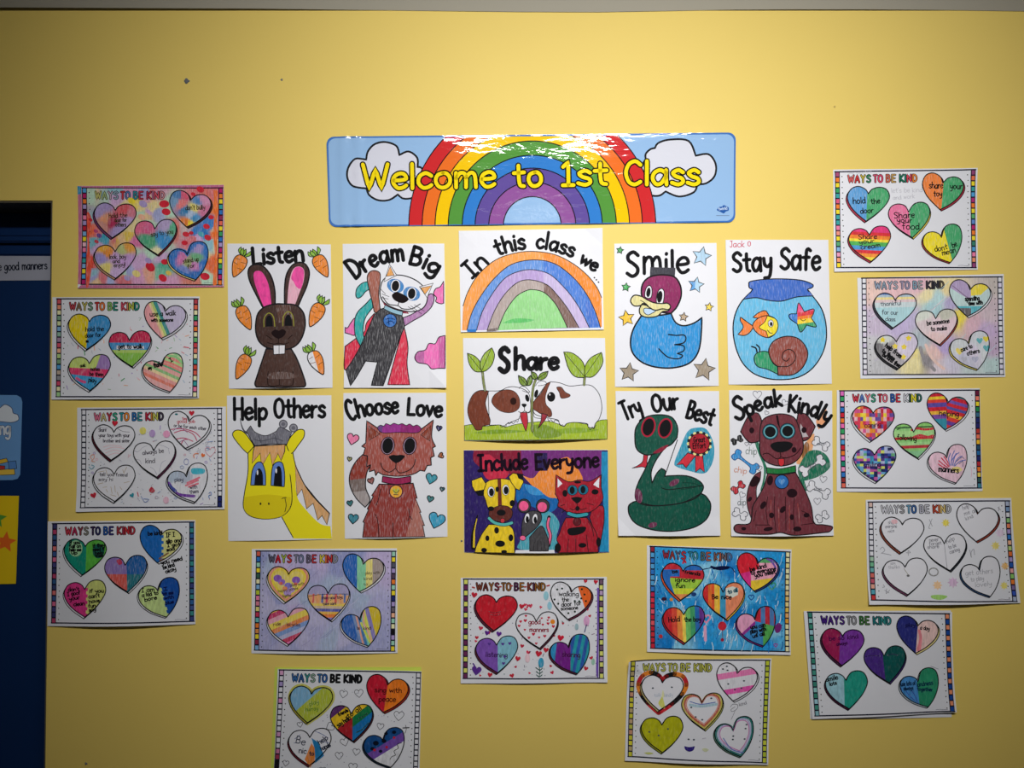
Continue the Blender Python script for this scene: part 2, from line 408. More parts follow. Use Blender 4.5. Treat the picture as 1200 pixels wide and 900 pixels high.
# ------------------------------------------------------------------ lettering (single-stroke hand)
GL = {
'a': (.56, ["0.5 .5 .3 .62 .1 .5 .04 .25 .16 .02 .34 .06 .5 .35", ".5 .62 .5 .3 .52 0"]),
'b': (.52, [".06 1 .06 .5 .06 0", ".06 .35 .25 .6 .46 .52 .5 .25 .38 .02 .2 .02 .06 .15"]),
'c': (.46, [".46 .5 .28 .62 .08 .48 .04 .22 .18 .02 .34 .03 .46 .12"]),
'd': (.54, [".5 .42 .3 .6 .1 .5 .04 .22 .18 .02 .36 .06 .5 .3", ".5 1 .5 .5 .52 0"]),
'e': (.48, [".06 .33 .28 .34 .46 .4 .4 .58 .24 .61 .08 .48 .04 .24 .18 .02 .34 .03 .46 .12"]),
'f': (.42, [".42 .92 .3 1 .2 .9 .18 .5 .18 0", ".02 .58 .36 .6"]),
'g': (.54, [".5 .5 .3 .62 .1 .5 .04 .28 .16 .06 .34 .1 .5 .35", ".5 .6 .5 .1 .46 -.22 .28 -.36 .06 -.26"]),
'h': (.52, [".06 1 .06 .5 .06 0", ".06 .35 .2 .56 .38 .6 .48 .45 .48 .2 .5 0"]),
'i': (.14, [".08 .6 .08 .3 .08 0", ".09 .84 .1 .87"]),
'j': (.28, [".22 .6 .22 0 .18 -.3 .02 -.3", ".22 .84 .23 .87"]),
'k': (.46, [".06 1 .06 .5 .06 0", ".44 .6 .08 .28* .46 0"]),
'l': (.14, [".08 1 .08 .5 .08 0"]),
'm': (.74, [".06 .6 .06 .3 .06 0", ".06 .38 .18 .58 .32 .58 .38 .4 .38 0", ".38 .4 .5 .58 .62 .58 .68 .4 .7 0"]),
'n': (.52, [".06 .6 .06 .3 .06 0", ".06 .36 .22 .58 .4 .58 .48 .4 .5 0"]),
'o': (.54, [".28 .61 .1 .52 .04 .28 .14 .05 .32 .01 .48 .16 .5 .4 .4 .58 .28 .61"]),
'p': (.52, [".06 .6 .06 .1 .06 -.38", ".06 .38 .25 .6 .44 .54 .5 .3 .38 .05 .2 .02 .06 .14"]),
'q': (.54, [".5 .5 .3 .62 .1 .5 .04 .28 .16 .06 .34 .1 .5 .35", ".5 .6 .5 .1 .5 -.38"]),
'r': (.38, [".06 .6 .06 .3 .06 0", ".06 .32 .18 .52 .36 .58"]),
's': (.44, [".42 .52 .26 .62 .08 .5 .18 .35 .38 .26 .42 .1 .26 .0 .04 .08"]),
't': (.42, [".2 .92 .2 .4 .24 .08 .38 .02", ".02 .6 .4 .62"]),
'u': (.54, [".06 .6 .06 .25 .18 .02 .36 .04 .48 .3", ".48 .6 .48 .2 .52 0"]),
'v': (.46, [".03 .6 .23 0* .44 .6"]),
'w': (.68, [".03 .6 .18 .02* .34 .5* .5 .02* .66 .6"]),
'x': (.46, [".04 .6 .44 0", ".42 .6 .04 0"]),
'y': (.52, [".05 .6 .1 .3 .28 .2 .46 .36", ".48 .6 .46 .1 .36 -.28 .08 -.34"]),
'z': (.46, [".04 .6 .42 .6* .06 0* .44 0"]),
'A': (.6, [".02 0 .3 1* .58 0", ".12 .36 .48 .36"]),
'B': (.54, [".06 1 .06 .5 .06 0", ".06 1 .38 .96 .46 .76 .34 .56 .06 .52*", ".06 .52 .4 .5 .52 .26 .38 .04 .06 0"]),
'C': (.58, [".54 .84 .36 1 .14 .86 .04 .5 .14 .12 .34 0 .54 .12"]),
'D': (.6, [".06 1 .06 .5 .06 0", ".06 1 .36 .94 .56 .68 .56 .34 .36 .06 .06 0"]),
'E': (.5, [".48 1 .06 1* .06 0* .48 0", ".06 .52 .4 .52"]),
'F': (.5, [".48 1 .06 1* .06 0", ".06 .52 .4 .52"]),
'G': (.6, [".54 .84 .36 1 .14 .86 .04 .5 .14 .12 .36 0 .54 .16* .54 .44* .34 .44"]),
'H': (.58, [".06 1 .06 .5 .06 0", ".54 1 .54 .5 .54 0", ".06 .5 .54 .5"]),
'I': (.44, [".22 1 .22 0", ".04 1 .4 1", ".04 0 .4 0"]),
'J': (.44, [".36 1 .36 .25 .24 0 .04 .12", ".1 1 .44 1"]),
'K': (.54, [".06 1 .06 .5 .06 0", ".5 1 .08 .46* .52 0"]),
'L': (.5, [".06 1 .06 0* .48 .02"]),
'N': (.6, [".06 0 .06 1* .54 0* .54 1"]),
'O': (.66, [".34 1 .12 .86 .04 .5 .12 .14 .32 0 .54 .14 .62 .5 .54 .86 .34 1"]),
'P': (.5, [".06 1 .06 .5 .06 0", ".06 1 .36 .96 .48 .74 .34 .5 .06 .46"]),
'S': (.54, [".5 .86 .3 1 .08 .86 .1 .66 .3 .52 .48 .34 .46 .12 .26 0 .04 .12"]),
'T': (.56, [".28 1 .28 .5 .28 0", ".02 .98 .54 1"]),
'V': (.56, [".04 1 .28 0* .52 1"]),
'W': (.86, [".03 1 .22 0* .43 .8* .62 0* .83 1"]),
'Y': (.56, [".04 1 .28 .5* .52 1", ".28 .5 .28 0"]),
'1': (.36, [".04 .8 .2 1* .2 0", ".02 0 .36 0"]),
'2': (.5, [".06 .8 .24 1 .44 .84 .38 .5 .04 0* .48 0"]),
'.': (.12, [".05 .03 .06 .03"]), "'": (.1, [".06 1 .04 .8"]), ',': (.12, [".08 .05 .04 -.1"]), '!': (.14, [".07 1 .07 .3", ".07 .03 .08 .03"]), '-': (.3, [".04 .3 .26 .3"]),
' ': (.32, []),
}
# palette
BLACK = (0.012, 0.012, 0.015); INK = (0.008, 0.008, 0.01); WHITE = (0.80, 0.80, 0.86)
PENCIL = C(120, 120, 130)
# ================================================================== the room
M_WALL = simple_mat('yellow_wall_paint', (0.83, 0.625, 0.155), 0.55, 0.10, 90, 0.025, 3, 0.25)
M_CEIL = simple_mat('ceiling_paint', (0.62, 0.60, 0.55), 0.8, 0.1, 80)
M_FLOOR = simple_mat('floor_vinyl', (0.20, 0.19, 0.18), 0.4, 0.03, 40, 0.1, 12)
M_NAVY = simple_mat('navy_door_paint', C(12, 45, 92), 0.45, 0.05, 60, 0.08, 5, 0.3)
M_LINING = simple_mat('door_lining_paint', C(95, 88, 74), 0.5)
M_STEEL = simple_mat('brushed_steel', C(170, 170, 172), 0.35, metal=0.9)
XD = wall_pt(57.5, 560)[0]; ZD = wall_pt(60, 235)[1]; XL = XD-0.92; ZC = wall_pt(600, 12.5)[1]
ZR = 2.92      # ceiling height; the yellow paint stops lower, at a hand-cut line
bm = bmesh.new()
bm_box(bm, XD, 2.6, 0, 0.16, 0, ZC); bm_box(bm, XL, XD, 0, 0.16, ZD, ZC); bm_box(bm, -2.9, XL, 0, 0.16, 0, ZC)
bmesh.ops.remove_doubles(bm, verts=bm.verts[:], dist=1e-6)
link_mesh('wall_back', bm, M_WALL, kind='structure')
bm = bmesh.new(); bm_box(bm, -2.9, 2.6, -4.6, 0.16, ZR, ZR+0.05); link_mesh('ceiling', bm, M_CEIL, kind='structure')
bm = bmesh.new(); bm_box(bm, -2.9, 2.6, -4.6, 0.16, -0.05, 0); link_mesh('floor', bm, M_FLOOR, kind='structure')
bm = bmesh.new(); bm_box(bm, XD, 2.6, -0.014, 0, 0, 0.09); bm_box(bm, -2.9, XL, -0.014, 0, 0, 0.09)
bmesh.ops.bevel(bm, geom=[e for e in bm.edges if all(v.co.z > 0.08 and v.co.y < -0.01 for v in e.verts)], offset=0.006, segments=2, affect='EDGES')
link_mesh('baseboard_back', bm, M_NAVY, kind='structure')
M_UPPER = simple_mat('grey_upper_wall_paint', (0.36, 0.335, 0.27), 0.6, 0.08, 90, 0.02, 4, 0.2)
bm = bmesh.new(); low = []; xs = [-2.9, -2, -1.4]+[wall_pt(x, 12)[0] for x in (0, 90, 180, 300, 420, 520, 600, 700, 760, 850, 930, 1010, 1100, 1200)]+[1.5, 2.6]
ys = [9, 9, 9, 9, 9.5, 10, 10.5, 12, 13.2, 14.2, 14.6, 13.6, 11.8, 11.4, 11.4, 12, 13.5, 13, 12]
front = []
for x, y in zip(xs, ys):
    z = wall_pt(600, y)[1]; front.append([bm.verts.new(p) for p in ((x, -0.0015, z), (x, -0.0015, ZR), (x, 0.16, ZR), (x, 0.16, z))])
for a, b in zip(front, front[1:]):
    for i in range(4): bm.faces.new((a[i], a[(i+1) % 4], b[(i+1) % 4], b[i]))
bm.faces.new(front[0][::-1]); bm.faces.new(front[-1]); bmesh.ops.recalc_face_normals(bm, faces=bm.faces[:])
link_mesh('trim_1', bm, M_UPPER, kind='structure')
# door: lining, head rail with two mouldings, leaf, lever handle
DP = 0.094
dr = bpy.data.objects.new('door_1', None); COL.objects.link(dr); dr.location = ((XD+XL)/2, DP, 0); dr['kind'] = 'structure'
cx = (XD+XL)/2
def dbox(bm, x0, x1, y0, y1, z0, z1): bm_box(bm, x0-cx, x1-cx, y0-DP, y1-DP, z0, z1)
bm = bmesh.new(); e = 0.001
dbox(bm, XL, XD, 0.002, DP, ZD-0.004, ZD+e); dbox(bm, XL-e, XL+0.004, 0.002, DP, 0, ZD-0.004); dbox(bm, XD-0.004, XD+e, 0.002, DP, 0, ZD-0.004)
link_mesh('door_lining', bm, M_LINING, dr)
bm = bmesh.new()
zt = ZD-0.004
dbox(bm, XL+.004, XD-.004, DP-0.006, DP+0.06, zt-0.052, zt); dbox(bm, XL+.004, XD-.004, DP-0.016, DP+0.06, zt-0.066, zt-0.052); dbox(bm, XL+.004, XD-.004, DP-0.002, DP+0.06, zt-0.092, zt-0.066)
bmesh.ops.bevel(bm, geom=[e_ for e_ in bm.edges if abs(e_.verts[0].co.x-e_.verts[1].co.x) > 0.1 and e_.verts[0].co.y < 0.02], offset=0.003, segments=2, affect='EDGES')
link_mesh('head_rail', bm, M_NAVY, dr)
bm = bmesh.new(); dbox(bm, XL+.005, XD-.005, DP+0.004, DP+0.048, 0.008, zt-0.093)
bmesh.ops.bevel(bm, geom=bm.edges[:], offset=0.002, segments=2, affect='EDGES')
leaf = link_mesh('door_leaf', bm, M_NAVY, dr)
bm = bmesh.new(); hx = XL+0.07
bmesh.ops.create_cone(bm, cap_ends=True, segments=20, radius1=0.026, radius2=0.026, depth=0.01, matrix=__import__('mathutils').Matrix.Translation((hx-cx, -0.001, 1.02)) @ __import__('mathutils').Matrix.Rotation(math.pi/2, 4, 'X'))
dbox(bm, hx-0.009, hx+0.009, DP-0.05, DP, 1.011, 1.029); dbox(bm, hx-0.009, hx+0.11, DP-0.056, DP-0.042, 1.011, 1.029)
link_mesh('door_handle', bm, M_STEEL, leaf)
# ceiling lamp fittings (the one above the banner shows as the glare on its laminate; the rear one is added fill)
def ceiling_lamp(loc, tilt, label, yaw=0):
    from mathutils import Matrix
    r = empty('ceiling_light', (loc[0], loc[1], ZR), label, 'lamp', 'strip light fittings under the ceiling')
    W, H = LAMP_SIZE[0]/2+0.02, LAMP_SIZE[1]/2+0.012
    M = Matrix.Translation((0, 0, loc[2]-ZR)) @ Matrix.Rotation(yaw, 4, 'Z') @ Matrix.Rotation(tilt, 4, 'X')
    bm = bmesh.new(); bm_box(bm, -W, W, -H, H, 0.012, 0.03)
    for a in ((-W, W, -H, -H+0.01), (-W, W, H-0.01, H), (-W, -W+0.018, -H+0.01, H-0.01), (W-0.018, W, -H+0.01, H-0.01)): bm_box(bm, *a, -0.004, 0.012)
    bmesh.ops.transform(bm, matrix=M, verts=bm.verts[:])
    link_mesh('housing', bm, simple_mat('lamp_housing', (0.75, 0.75, 0.75), 0.4), r)
    for sx_ in (-0.4, 0.4):
        bm = bmesh.new(); bm_box(bm, sx_-0.012, sx_+0.012, -0.03, -0.012, loc[2]-ZR+0.01, 0); link_mesh('bracket', bm, M_STEEL, r)
    bm = bmesh.new(); bm_box(bm, -W+0.018, W-0.018, -H+0.01, H-0.01, 0.004, 0.0115); bmesh.ops.transform(bm, matrix=M, verts=bm.verts[:])
    m = simple_mat('lamp_diffuser', (0.9, 0.9, 0.9), 0.5); b = m.node_tree.nodes['Principled BSDF']
    b.inputs['Emission Color'].default_value = (1, 0.98, 0.95, 1); b.inputs['Emission Strength'].default_value = 3
    link_mesh('diffuser', bm, m, r)
ceiling_lamp(LAMP_POS, LAMP_TILT, 'long narrow strip light near the yellow wall, tilted towards it', LAMP_YAW)
ceiling_lamp((0.30, -3.6, 2.80), 0, 'added unseen strip light for fill, further from the yellow wall, facing down')  # unseen fitting, added to go with the rear fill light
# small lumps of old adhesive putty and a chip on the wall
M_PUTTY = simple_mat('grey_putty', C(105, 110, 118), 0.7, 0.4, 300)
def putty(px, py, r, label, mat=M_PUTTY):
    x, z = wall_pt(px, py); rg = random.Random(int(px)); bm = bmesh.new()
    bmesh.ops.create_uvsphere(bm, u_segments=14, v_segments=9, radius=1)
    for v in bm.verts:
        k = 1+0.25*math.sin(3*v.co.x+px)*math.cos(4*v.co.z)
        v.co = Vector((v.co.x*r*k, v.co.y*r*0.45*k, v.co.z*r*k))
    for f in bm.faces: f.smooth = True
    o = link_mesh('putty_lump', bm, mat); o.location = (x, 0, z); tag(o, label, 'putty', 'bits of putty left on the wall')
putty(219, 95, 0.0052, 'larger grey lump of putty on the bare wall at upper left')
putty(330, 93.5, 0.0024, 'small grey putty speck to the right of the larger lump')
putty(978, 125, 0.0020, 'tiny pale putty speck on wall above the top right worksheet', simple_mat('pale_putty', C(190, 165, 95), 0.7))
putty(541, 634, 0.0022, 'tiny dark putty speck beside the lower left corner of Include Everyone')
putty(101, 895, 0.0028, 'dark speck low on the wall near the door')
# ================================================================== banner
def halves(p, q, ca, cb):
    "two colours either side of the line p-q (ca on its left-hand side)"
    return (lambda x, y: ca if (q[0]-p[0])*(y-p[1])-(q[1]-p[1])*(x-p[0]) > 0 else cb), [(p, q)]
def bands(p, d, ts, cols):
    "colour bands across direction d starting at p, with borders at distances ts"
    l = math.hypot(*d); d = (d[0]/l, d[1]/l)
    cuts = [((p[0]+d[0]*t, p[1]+d[1]*t), (p[0]+d[0]*t-d[1], p[1]+d[1]*t+d[0])) for t in ts]
    def fn(x, y):
        t = (x-p[0])*d[0]+(y-p[1])*d[1]; i = 0
        while i < len(ts) and t > ts[i]: i += 1
        return cols[min(i, len(cols)-1)]
    return fn, cuts
ALL = []
bx = lambda x: 1152+1.02*x
by = lambda y: 1.02*y
def bquad():
    pts = []; cor = [(40, 78), (bx(1160), 55), (bx(1160), 556), (50, 581)]
    for i, (cx_, cy_) in enumerate(cor):
        sx_ = 1 if i in (0, 3) else -1; sy_ = 1 if i < 2 else -1
        for k in range(6):
            a = math.pi/2*k/5; t = {0: (math.cos(a), math.sin(a)), 1: (math.sin(a), math.cos(a)), 2: (math.cos(a), math.sin(a)), 3: (math.sin(a), math.cos(a))}[i]
            r = 42; pts.append((cx_+sx_*r*(1-t[0]), cy_+sy_*r*(1-t[1])))
    return cor, pts
cor, bout = bquad()
rid = lambda u, v: 0.0030*math.exp(-((u-0.038)/0.006)**2)+0.0034*math.exp(-((u-0.074)/0.006)**2)+0.0012*math.sin(u*22)*(1-v)+0.0010*math.exp(-((u-0.16)/0.004)**2)+0.0012*math.exp(-((u-0.505)/0.003)**2)+0.0044*max(0, min(1, v))**1.5
S = Sheet('welcome_banner', 'long glossy laminated rainbow banner reading Welcome to 1st Class', 'banner', None, (375, 145, 4.8), cor, outline=bout, bow=(0.002, 0.0005), grid=(72, 6), extra=rid, sheet_mat='lam', sheet_col=C(70, 120, 195), thick=0.0004)
ALL.append(S)
def shrink(pts, d):
    cx_ = sum(p[0] for p in pts)/len(pts); cy_ = sum(p[1] for p in pts)/len(pts); hx_ = max(p[0] for p in pts)-cx_; hy_ = max(p[1] for p in pts)-cy_
    return [(cx_+(p[0]-cx_)*(1-d/hx_), cy_+(p[1]-cy_)*(1-d/hy_)) for p in pts]
A = S.part('sky_background'); A.poly(shrink(bout, 10), 'lam', C(152, 190, 232))
cl = S.part('cloud')
cl.shape("262 205* 200 203 162 250 157 310 190 355 262 366* 280 405 330 432 390 430 438 400* 470 422 520 418 560 390* 590 320 575 255 550 246* 548 195 500 160 448 180* 432 130 370 108 310 120 272 160", C(216, 218, 232), 11, 'lam')
c2 = S.part('cloud')
rp = lambda s: [(bx(p[0]), by(p[1]), p[2]) for p in parse(s)]
c2.shape(rp("940 180* 1010 172 1050 225 1045 290 1000 330 950 336* 930 380 850 403 775 375* 740 398 690 395 640 370* 640 250 665 200* 665 170 690 145 715 138* 735 110 800 92 900 100"), C(218, 220, 232), 11, 'lam')
rb = S.part('rainbow')
RC = (1194, 574); RR = [694, 619, 546, 472, 393, 321, 244, 162]
RCOL = [C(208, 48, 52), C(238, 116, 45), C(246, 200, 22), C(88, 152, 66), C(55, 128, 208), C(100, 82, 158), C(146, 88, 158)]
ytop = lambda x: 78-(78-56)*(x-40)/(2335-40)+9
def arc(r, n=64):
    out = []
    for i in range(n+1):
        a = math.pi*(1-i/n); x = RC[0]+r*math.cos(a); y = RC[1]-r*math.sin(a)*(1.0)
        out.append((x, min(y, 572-(x-500)*0.012)))
    return out
topcut = [((40, 87), (2335, 65))]; tk = lambda col: (lambda x, y: col if y > ytop(x) else None)
for i, c in enumerate(RCOL):
    o_, n_ = arc(RR[i]), arc(RR[i+1]); rb.poly(o_+n_[::-1], 'lam', c, tk(c), topcut)
rb.up()
for r in RR:
    run = []
    for p in arc(r, 110)+[(0, -1)]:
        if p[1] > ytop(p[0]): run.append(p)
        else:
            if len(run) > 1: rb._rib(run, 6, BLACK, 'lam')
            run = []
for s, b, h in (("Welcome", (240, 368, 985, 358), 135), ("to", (1090, 358, 1250, 352), 128), ("1st", (bx(205), by(342), bx(455), by(338)), 128), ("Class", (bx(550), by(337), bx(960), by(337)), 130)):
    t = S.part('lettering')
    b = "%g %g %g %g" % b
    t.text(s, b, h, 36, INK, 'lam'); t.text(s, b, h, 21, C(248, 222, 28), 'lam')
lg = S.part('publisher_logo')
lg.fill(rp("1058 478 1068 462 1085 458 1095 450 1108 455 1122 462 1122 480 1108 485 1095 496 1078 488"), C(45, 95, 170), 'lam')
lg.text("twinkl", "%g %g %g %g" % (bx(1066), by(478), bx(1115), by(474)), 16, 3, C(200, 220, 245), 'lam')
lg.line([(bx(1055), by(508)), (bx(1125), by(508))], 3, C(110, 130, 165), False, mat='lam')

# ================================================================== hand coloured posters
PG = 'hand-coloured class rule posters'
def poster(name, label, crop, quad, **k):
    s = Sheet(name, label, 'poster', PG, crop, quad, **k); ALL.append(s); return s
# ---- Listen
S = poster('listen_poster', 'white poster titled Listen with a brown rabbit and six carrots', (260, 275, 4.737), [(32, 50), (605, 55), (615, 850), (40, 855)], bow=(0.006, 0.001), grid=(6, 8))
t = S.part('title_lettering'); t.text("Listen", "172 168 455 146", 92, 21)
R = S.part('rabbit'); br = C(72, 50, 45)
e = R.sub('ear'); e.shape("232 410* 190 330 155 255 148 200 172 170 220 170 262 210 285 260 297 320 298 388*", br, 8, 'mark')
e.fill("178 222 190 203 222 207 250 250 268 310 278 392* 238 408* 205 330 182 262", C(248, 75, 165), 'mark')
e = R.sub('ear'); e.shape("350 385* 350 300 358 230 385 178 425 155 465 165 487 210 475 280 450 340 425 398*", br, 8, 'mark')
e.fill("365 385* 372 290 385 220 405 185 435 178 458 200 455 260 430 330 408 390*", C(238, 180, 200), 'cray')
e.fill("386 240 405 188 435 180 456 200 454 250 440 300 415 290 400 262", C(246, 85, 170), 'mark')
R.shape("250 635* 228 700 205 770 188 825 196 845* 330 848 460 845* 468 825 440 740 415 680 388 635*", C(80, 56, 50), 8, 'mark')
R.lines(["262 760 258 800 262 835", "325 755 325 835", "398 760 402 800 398 835", "262 835 290 842 325 835", "325 835 365 842 398 835"], 4, C(30, 20, 20))
R.fill("275 770 340 762 400 772 410 795 330 802 260 798", C(98, 74, 68), 'diag')
R.shape("190 500 202 440 240 402 300 386 345 386 410 392 452 430 465 490 455 550 430 600 390 630 330 640 260 630 215 600 194 555", br, 8, 'mark')
R.fill("300 392* 380 390* 400 470* 320 490*", C(92, 62, 52), 'diag')
for pts, pu in (("237 512* 238 465 262 436 288 455 297 510*", "247 512* 249 468 264 449 281 464 287 510*"), ("342 507* 345 455 370 428 395 450 402 508*", "352 507* 354 465 370 444 387 462 393 508*")):
    e = R.sub('eye'); e.line(pts, 5, C(150, 150, 60)); e.fill(pu, INK, 'ink')
n = R.sub('nose'); n.fill("278 545 300 528 319 535* 340 526 359 540 345 566 318 580* 292 566", C(30, 18, 20), 'ink')
R.lines(["318 578 318 604", "258 600 290 608 318 604 350 608 375 600", "250 560 280 580", "395 558 370 580"], 4, C(25, 16, 16))
T = R.sub('teeth'); T.shape("290 615* 355 613* 353 662* 292 666*", WHITE, 4, 'ink', False); T.line("322 614 322 664", 3)
def carrot(S, base, tip, w, half=False, col=C(242, 140, 45)):
    c = S.part('carrot'); dx, dy = tip[0]-base[0], tip[1]-base[1]; l = math.hypot(dx, dy); ux, uy = dx/l, dy/l; nx, ny = -uy, ux
    P = lambda a, b: (base[0]+ux*l*a+nx*w*b, base[1]+uy*l*a+ny*w*b)
    lf = c.sub('leaves')
    for b, o in ((-.3, -.34), (0, 0), (.3, .34), (.12, .17)):
        lf.shape([(*P(.1, b*.3), True), P(-.08, o-.14), (*P(-.26, o*1.15), True), P(-.08, o+.14)], C(140, 190, 60), 4)
    pts = [P(.08, -.25), P(.06, .2), P(.2, .46), P(.45, .5), P(.75, .33), P(1, .08), P(1, -.08), P(.75, -.33), P(.45, -.5), P(.2, -.46)]
    if half: f, cu = halves(P(0, -.1), P(1, .25), WHITE, col); c.shape(pts, col, 5, 'cray', fn=f, cuts=cu)
    else: c.shape(pts, col, 5, 'cray')
    c.lines([[P(.3, -.42), P(.34, -.05)], [P(.45, .45), P(.48, .1)], [P(.6, -.36), P(.62, 0)], [P(.25, .1), P(.27, .4)]], 3, C(120, 70, 30))
for b, tp, h in (((122, 112), (68, 232), 0), ((522, 112), (586, 232), 0), ((98, 392), (160, 524), 0), ((556, 378), (493, 507), 0), ((150, 662), (85, 797), 0), ((496, 643), (563, 772), 1)): carrot(S, b, tp, 76, h)
# ---- Dream Big
S = poster('dream_big_poster', 'white poster titled Dream Big with a caped white-faced cat flying', (395, 275, 4.735), [(32, 52), (595, 50), (608, 850), (40, 850)], bow=(0.004, 0.001), curl=(0, 0, .006, .003), grid=(6, 8))
t = S.part('title_lettering'); t.text("Dream", "102 246* 170 198 240 164 300 150 372 142", 98, 21, caps={0: 1.12}); t.text("Big", "398 160* 470 182 548 225", 98, 21, caps={1: .9, 2: .9})
for p, f in (("45 515* 60 516 76 490 100 465 105 520 98 558 70 552 45 545*", None), ("592 258* 572 290 548 300 536 328 552 350 548 372 575 384 592 380*", None), ("600 560* 565 570 545 605 510 605 490 640 450 650 432 682 450 710 500 720 525 745 560 742 600 742*", bands((485, 0), (1, 0), [0, 78], [C(190, 100, 165), C(242, 115, 190), C(205, 95, 165)]))):
    c = S.part('cloud'); c.shape(p, C(240, 115, 185), 5, 'cray', fn=f and f[0], cuts=f[1] if f else ())
K = S.part('cat')
cp = K.sub('cape', 'red cape'); red = C(222, 50, 80)
cp.shape("210 435* 165 490 150 545 100 580 45 620* 40 742 62 740* 130 640 200 520*", red, 5, 'cray')
cp.shape("370 505* 385 560 395 630 390 720 405 833* 283 833* 310 730 345 600*", red, 5, 'cray')
cp.fill("240 350* 268 400* 300 430* 400 440* 390 425* 250 350*", C(140, 30, 60), 'cray', False)
tl = K.sub('tail', 'teal tail'); teal = C(45, 170, 170)
tl.shape("105 340 110 300 140 270 175 262 190 276 182 300 158 318 138 342 118 353", teal, 5)
tl.shape("192 350* 160 385 115 430 98 480 102 560 132 622* 158 592* 145 545 150 490 165 450 200 405*", teal, 5)
a = K.sub('arm', 'brown raised arm'); a.shape("168 240 182 208 210 200 238 214 240 260 232 330 242 420* 225 437 207 428* 195 370 178 300", C(165, 98, 82), 5)
a = K.sub('arm', 'lilac raised arm'); a.shape("350 468* 420 440 478 395 500 345 525 328 540 350 525 400 480 445 420 480 370 512*", C(178, 125, 178), 5)
b = K.sub('suit', 'dark grey suit'); b.shape("262 408* 235 420 205 450* 170 530 130 620 85 700 50 750* 76 838* 112 785 160 702* 226 708* 192 836* 258 838* 300 720 340 600 376 510* 360 450 310 432", C(58, 57, 62), 5, 'diag')
cl_ = K.sub('collar', 'pale blue collar'); cl_.shape("268 392* 320 415 366 428* 362 450* 310 436 260 412*", C(150, 190, 210), 4, 'ink')
hd = K.sub('head', 'white head'); hd.shape("240 310 255 255 300 228 370 228 440 255 488 300 502 350 485 400 440 425 380 425 310 405 260 375 242 342", WHITE, 6, 'ink')
for p, q in (("262 262* 292 165* 332 226*", "274 232* 295 178* 318 226*"), ("458 290* 533 270* 500 350*", "466 296* 525 284* 488 332*")):
    e = hd; e.shape(p, WHITE, 5, 'ink', False); e.shape(q, C(235, 165, 85), 4, 'cray', False)
for cx_, cy_ in ((325, 285), (415, 328)):
    f, cu = bands((0, cy_), (0.25, 1), [-22+80*0-0, -6, 12, 26], [C(60, 130, 195), C(120, 180, 220), C(40, 105, 170), C(150, 195, 225), C(60, 130, 195)])
    hd.poly(ell(cx_, cy_, 48, 38, 20), 'cray', C(60, 130, 195), f, cu); hd.poly(ell(cx_, cy_, 26, 35, 8), 'ink', WHITE); hd.shape(ell(cx_, cy_, 19, 28, 8), INK, 3, 'ink', False)
hd.fill("306 335 330 318 350 324 385 342 397 362 370 380 338 374 314 358", C(25, 15, 18), 'ink')
hd.lines(["345 375 338 395", "255 345 285 385 338 395 365 412 415 412 462 385"], 5)
hd.lines(["250 330 290 345", "248 350 285 358", "240 300 270 330", "410 395 470 440", "430 390 485 425", "395 400 440 430"], 2.5)
bd = K.sub('badge', 'round blue badge'); bd.shape(ell(295, 478, 37), C(40, 110, 190), 4, 'cray', False); bd.lines(["272 470 300 465 322 472", "278 490 300 480 318 492", "285 462 290 500"], 4, C(15, 35, 90))
K.lines(["290 620 280 680", "240 560 232 640", "310 560 300 650"], 2, C(110, 108, 112))
# ---- In this class we
S = poster('in_this_class_poster', 'landscape poster headed In this class we with a crayon rainbow', (530, 260, 6.486), [(50, 70), (1140, 50), (1150, 820), (65, 840)], bow=(0.003, 0.001), curl=(.002, .004, .002, .002))
R = S.part('rainbow')
bases = [("82 640* 120 530 200 400 330 290 480 238 620 226 780 250 920 320 1030 410 1100 500 1134 575*", C(245, 158, 70), C(240, 140, 40), [(1136, 800), (75, 826)]),
 ("112 825* 150 690 220 560 320 430 450 325 620 290 780 320 920 425 1020 550 1085 680 1125 805*", C(98, 148, 222), C(70, 125, 215), None),
 ("185 825* 230 680 310 540 400 430 500 380 610 365 740 400 850 500 930 600 990 700 1040 805*", C(182, 158, 213), C(198, 182, 224), None),
 ("265 825* 320 680 400 550 500 460 600 443 720 480 800 560 870 650 920 730 962 805*", C(178, 162, 158), C(128, 100, 92), None),
 ("345 825* 400 690 480 575 560 525 620 517 700 540 780 620 830 710 874 805*", C(150, 215, 140), C(150, 215, 140), None)]
for s, ca, cb, ex in bases:
    arcp = path(s); poly = arcp+(ex or []); f, cu = halves((690, 0), (700, 900), ca, cb)
    R.poly(poly, 'diag' if ca != cb else 'flat', ca, f, cu); R.line(arcp, 6, smooth=False)
R.fill("1010 600* 1060 640 1110 790* 1040 800* 1020 700*", C(62, 112, 205), 'diag'); R.fill("112 818* 185 818* 180 838* 115 838*", C(45, 120, 200), 'ink', False)
R.fill("270 818* 345 805* 335 832* 262 835*", C(110, 95, 92), 'cray', False); R.fill("380 770* 480 735 620 745 560 765 430 772*", C(95, 195, 105), 'flat')
t = S.part('title_lettering')
t.text("In", "148 432* 276 318", 126, 24); t.text("this", "342 258* 450 222 556 204", 122, 25); t.text("class", "638 200* 720 207 820 236 912 268", 110, 24, caps={1: 1.15}); t.text("we", "962 306* 1082 378", 96, 24); 
t.up()
for p in ((1080, 425), (1095, 441), (1111, 459)): t.poly(ell(*p, 6), 'ink', INK, lift=False)
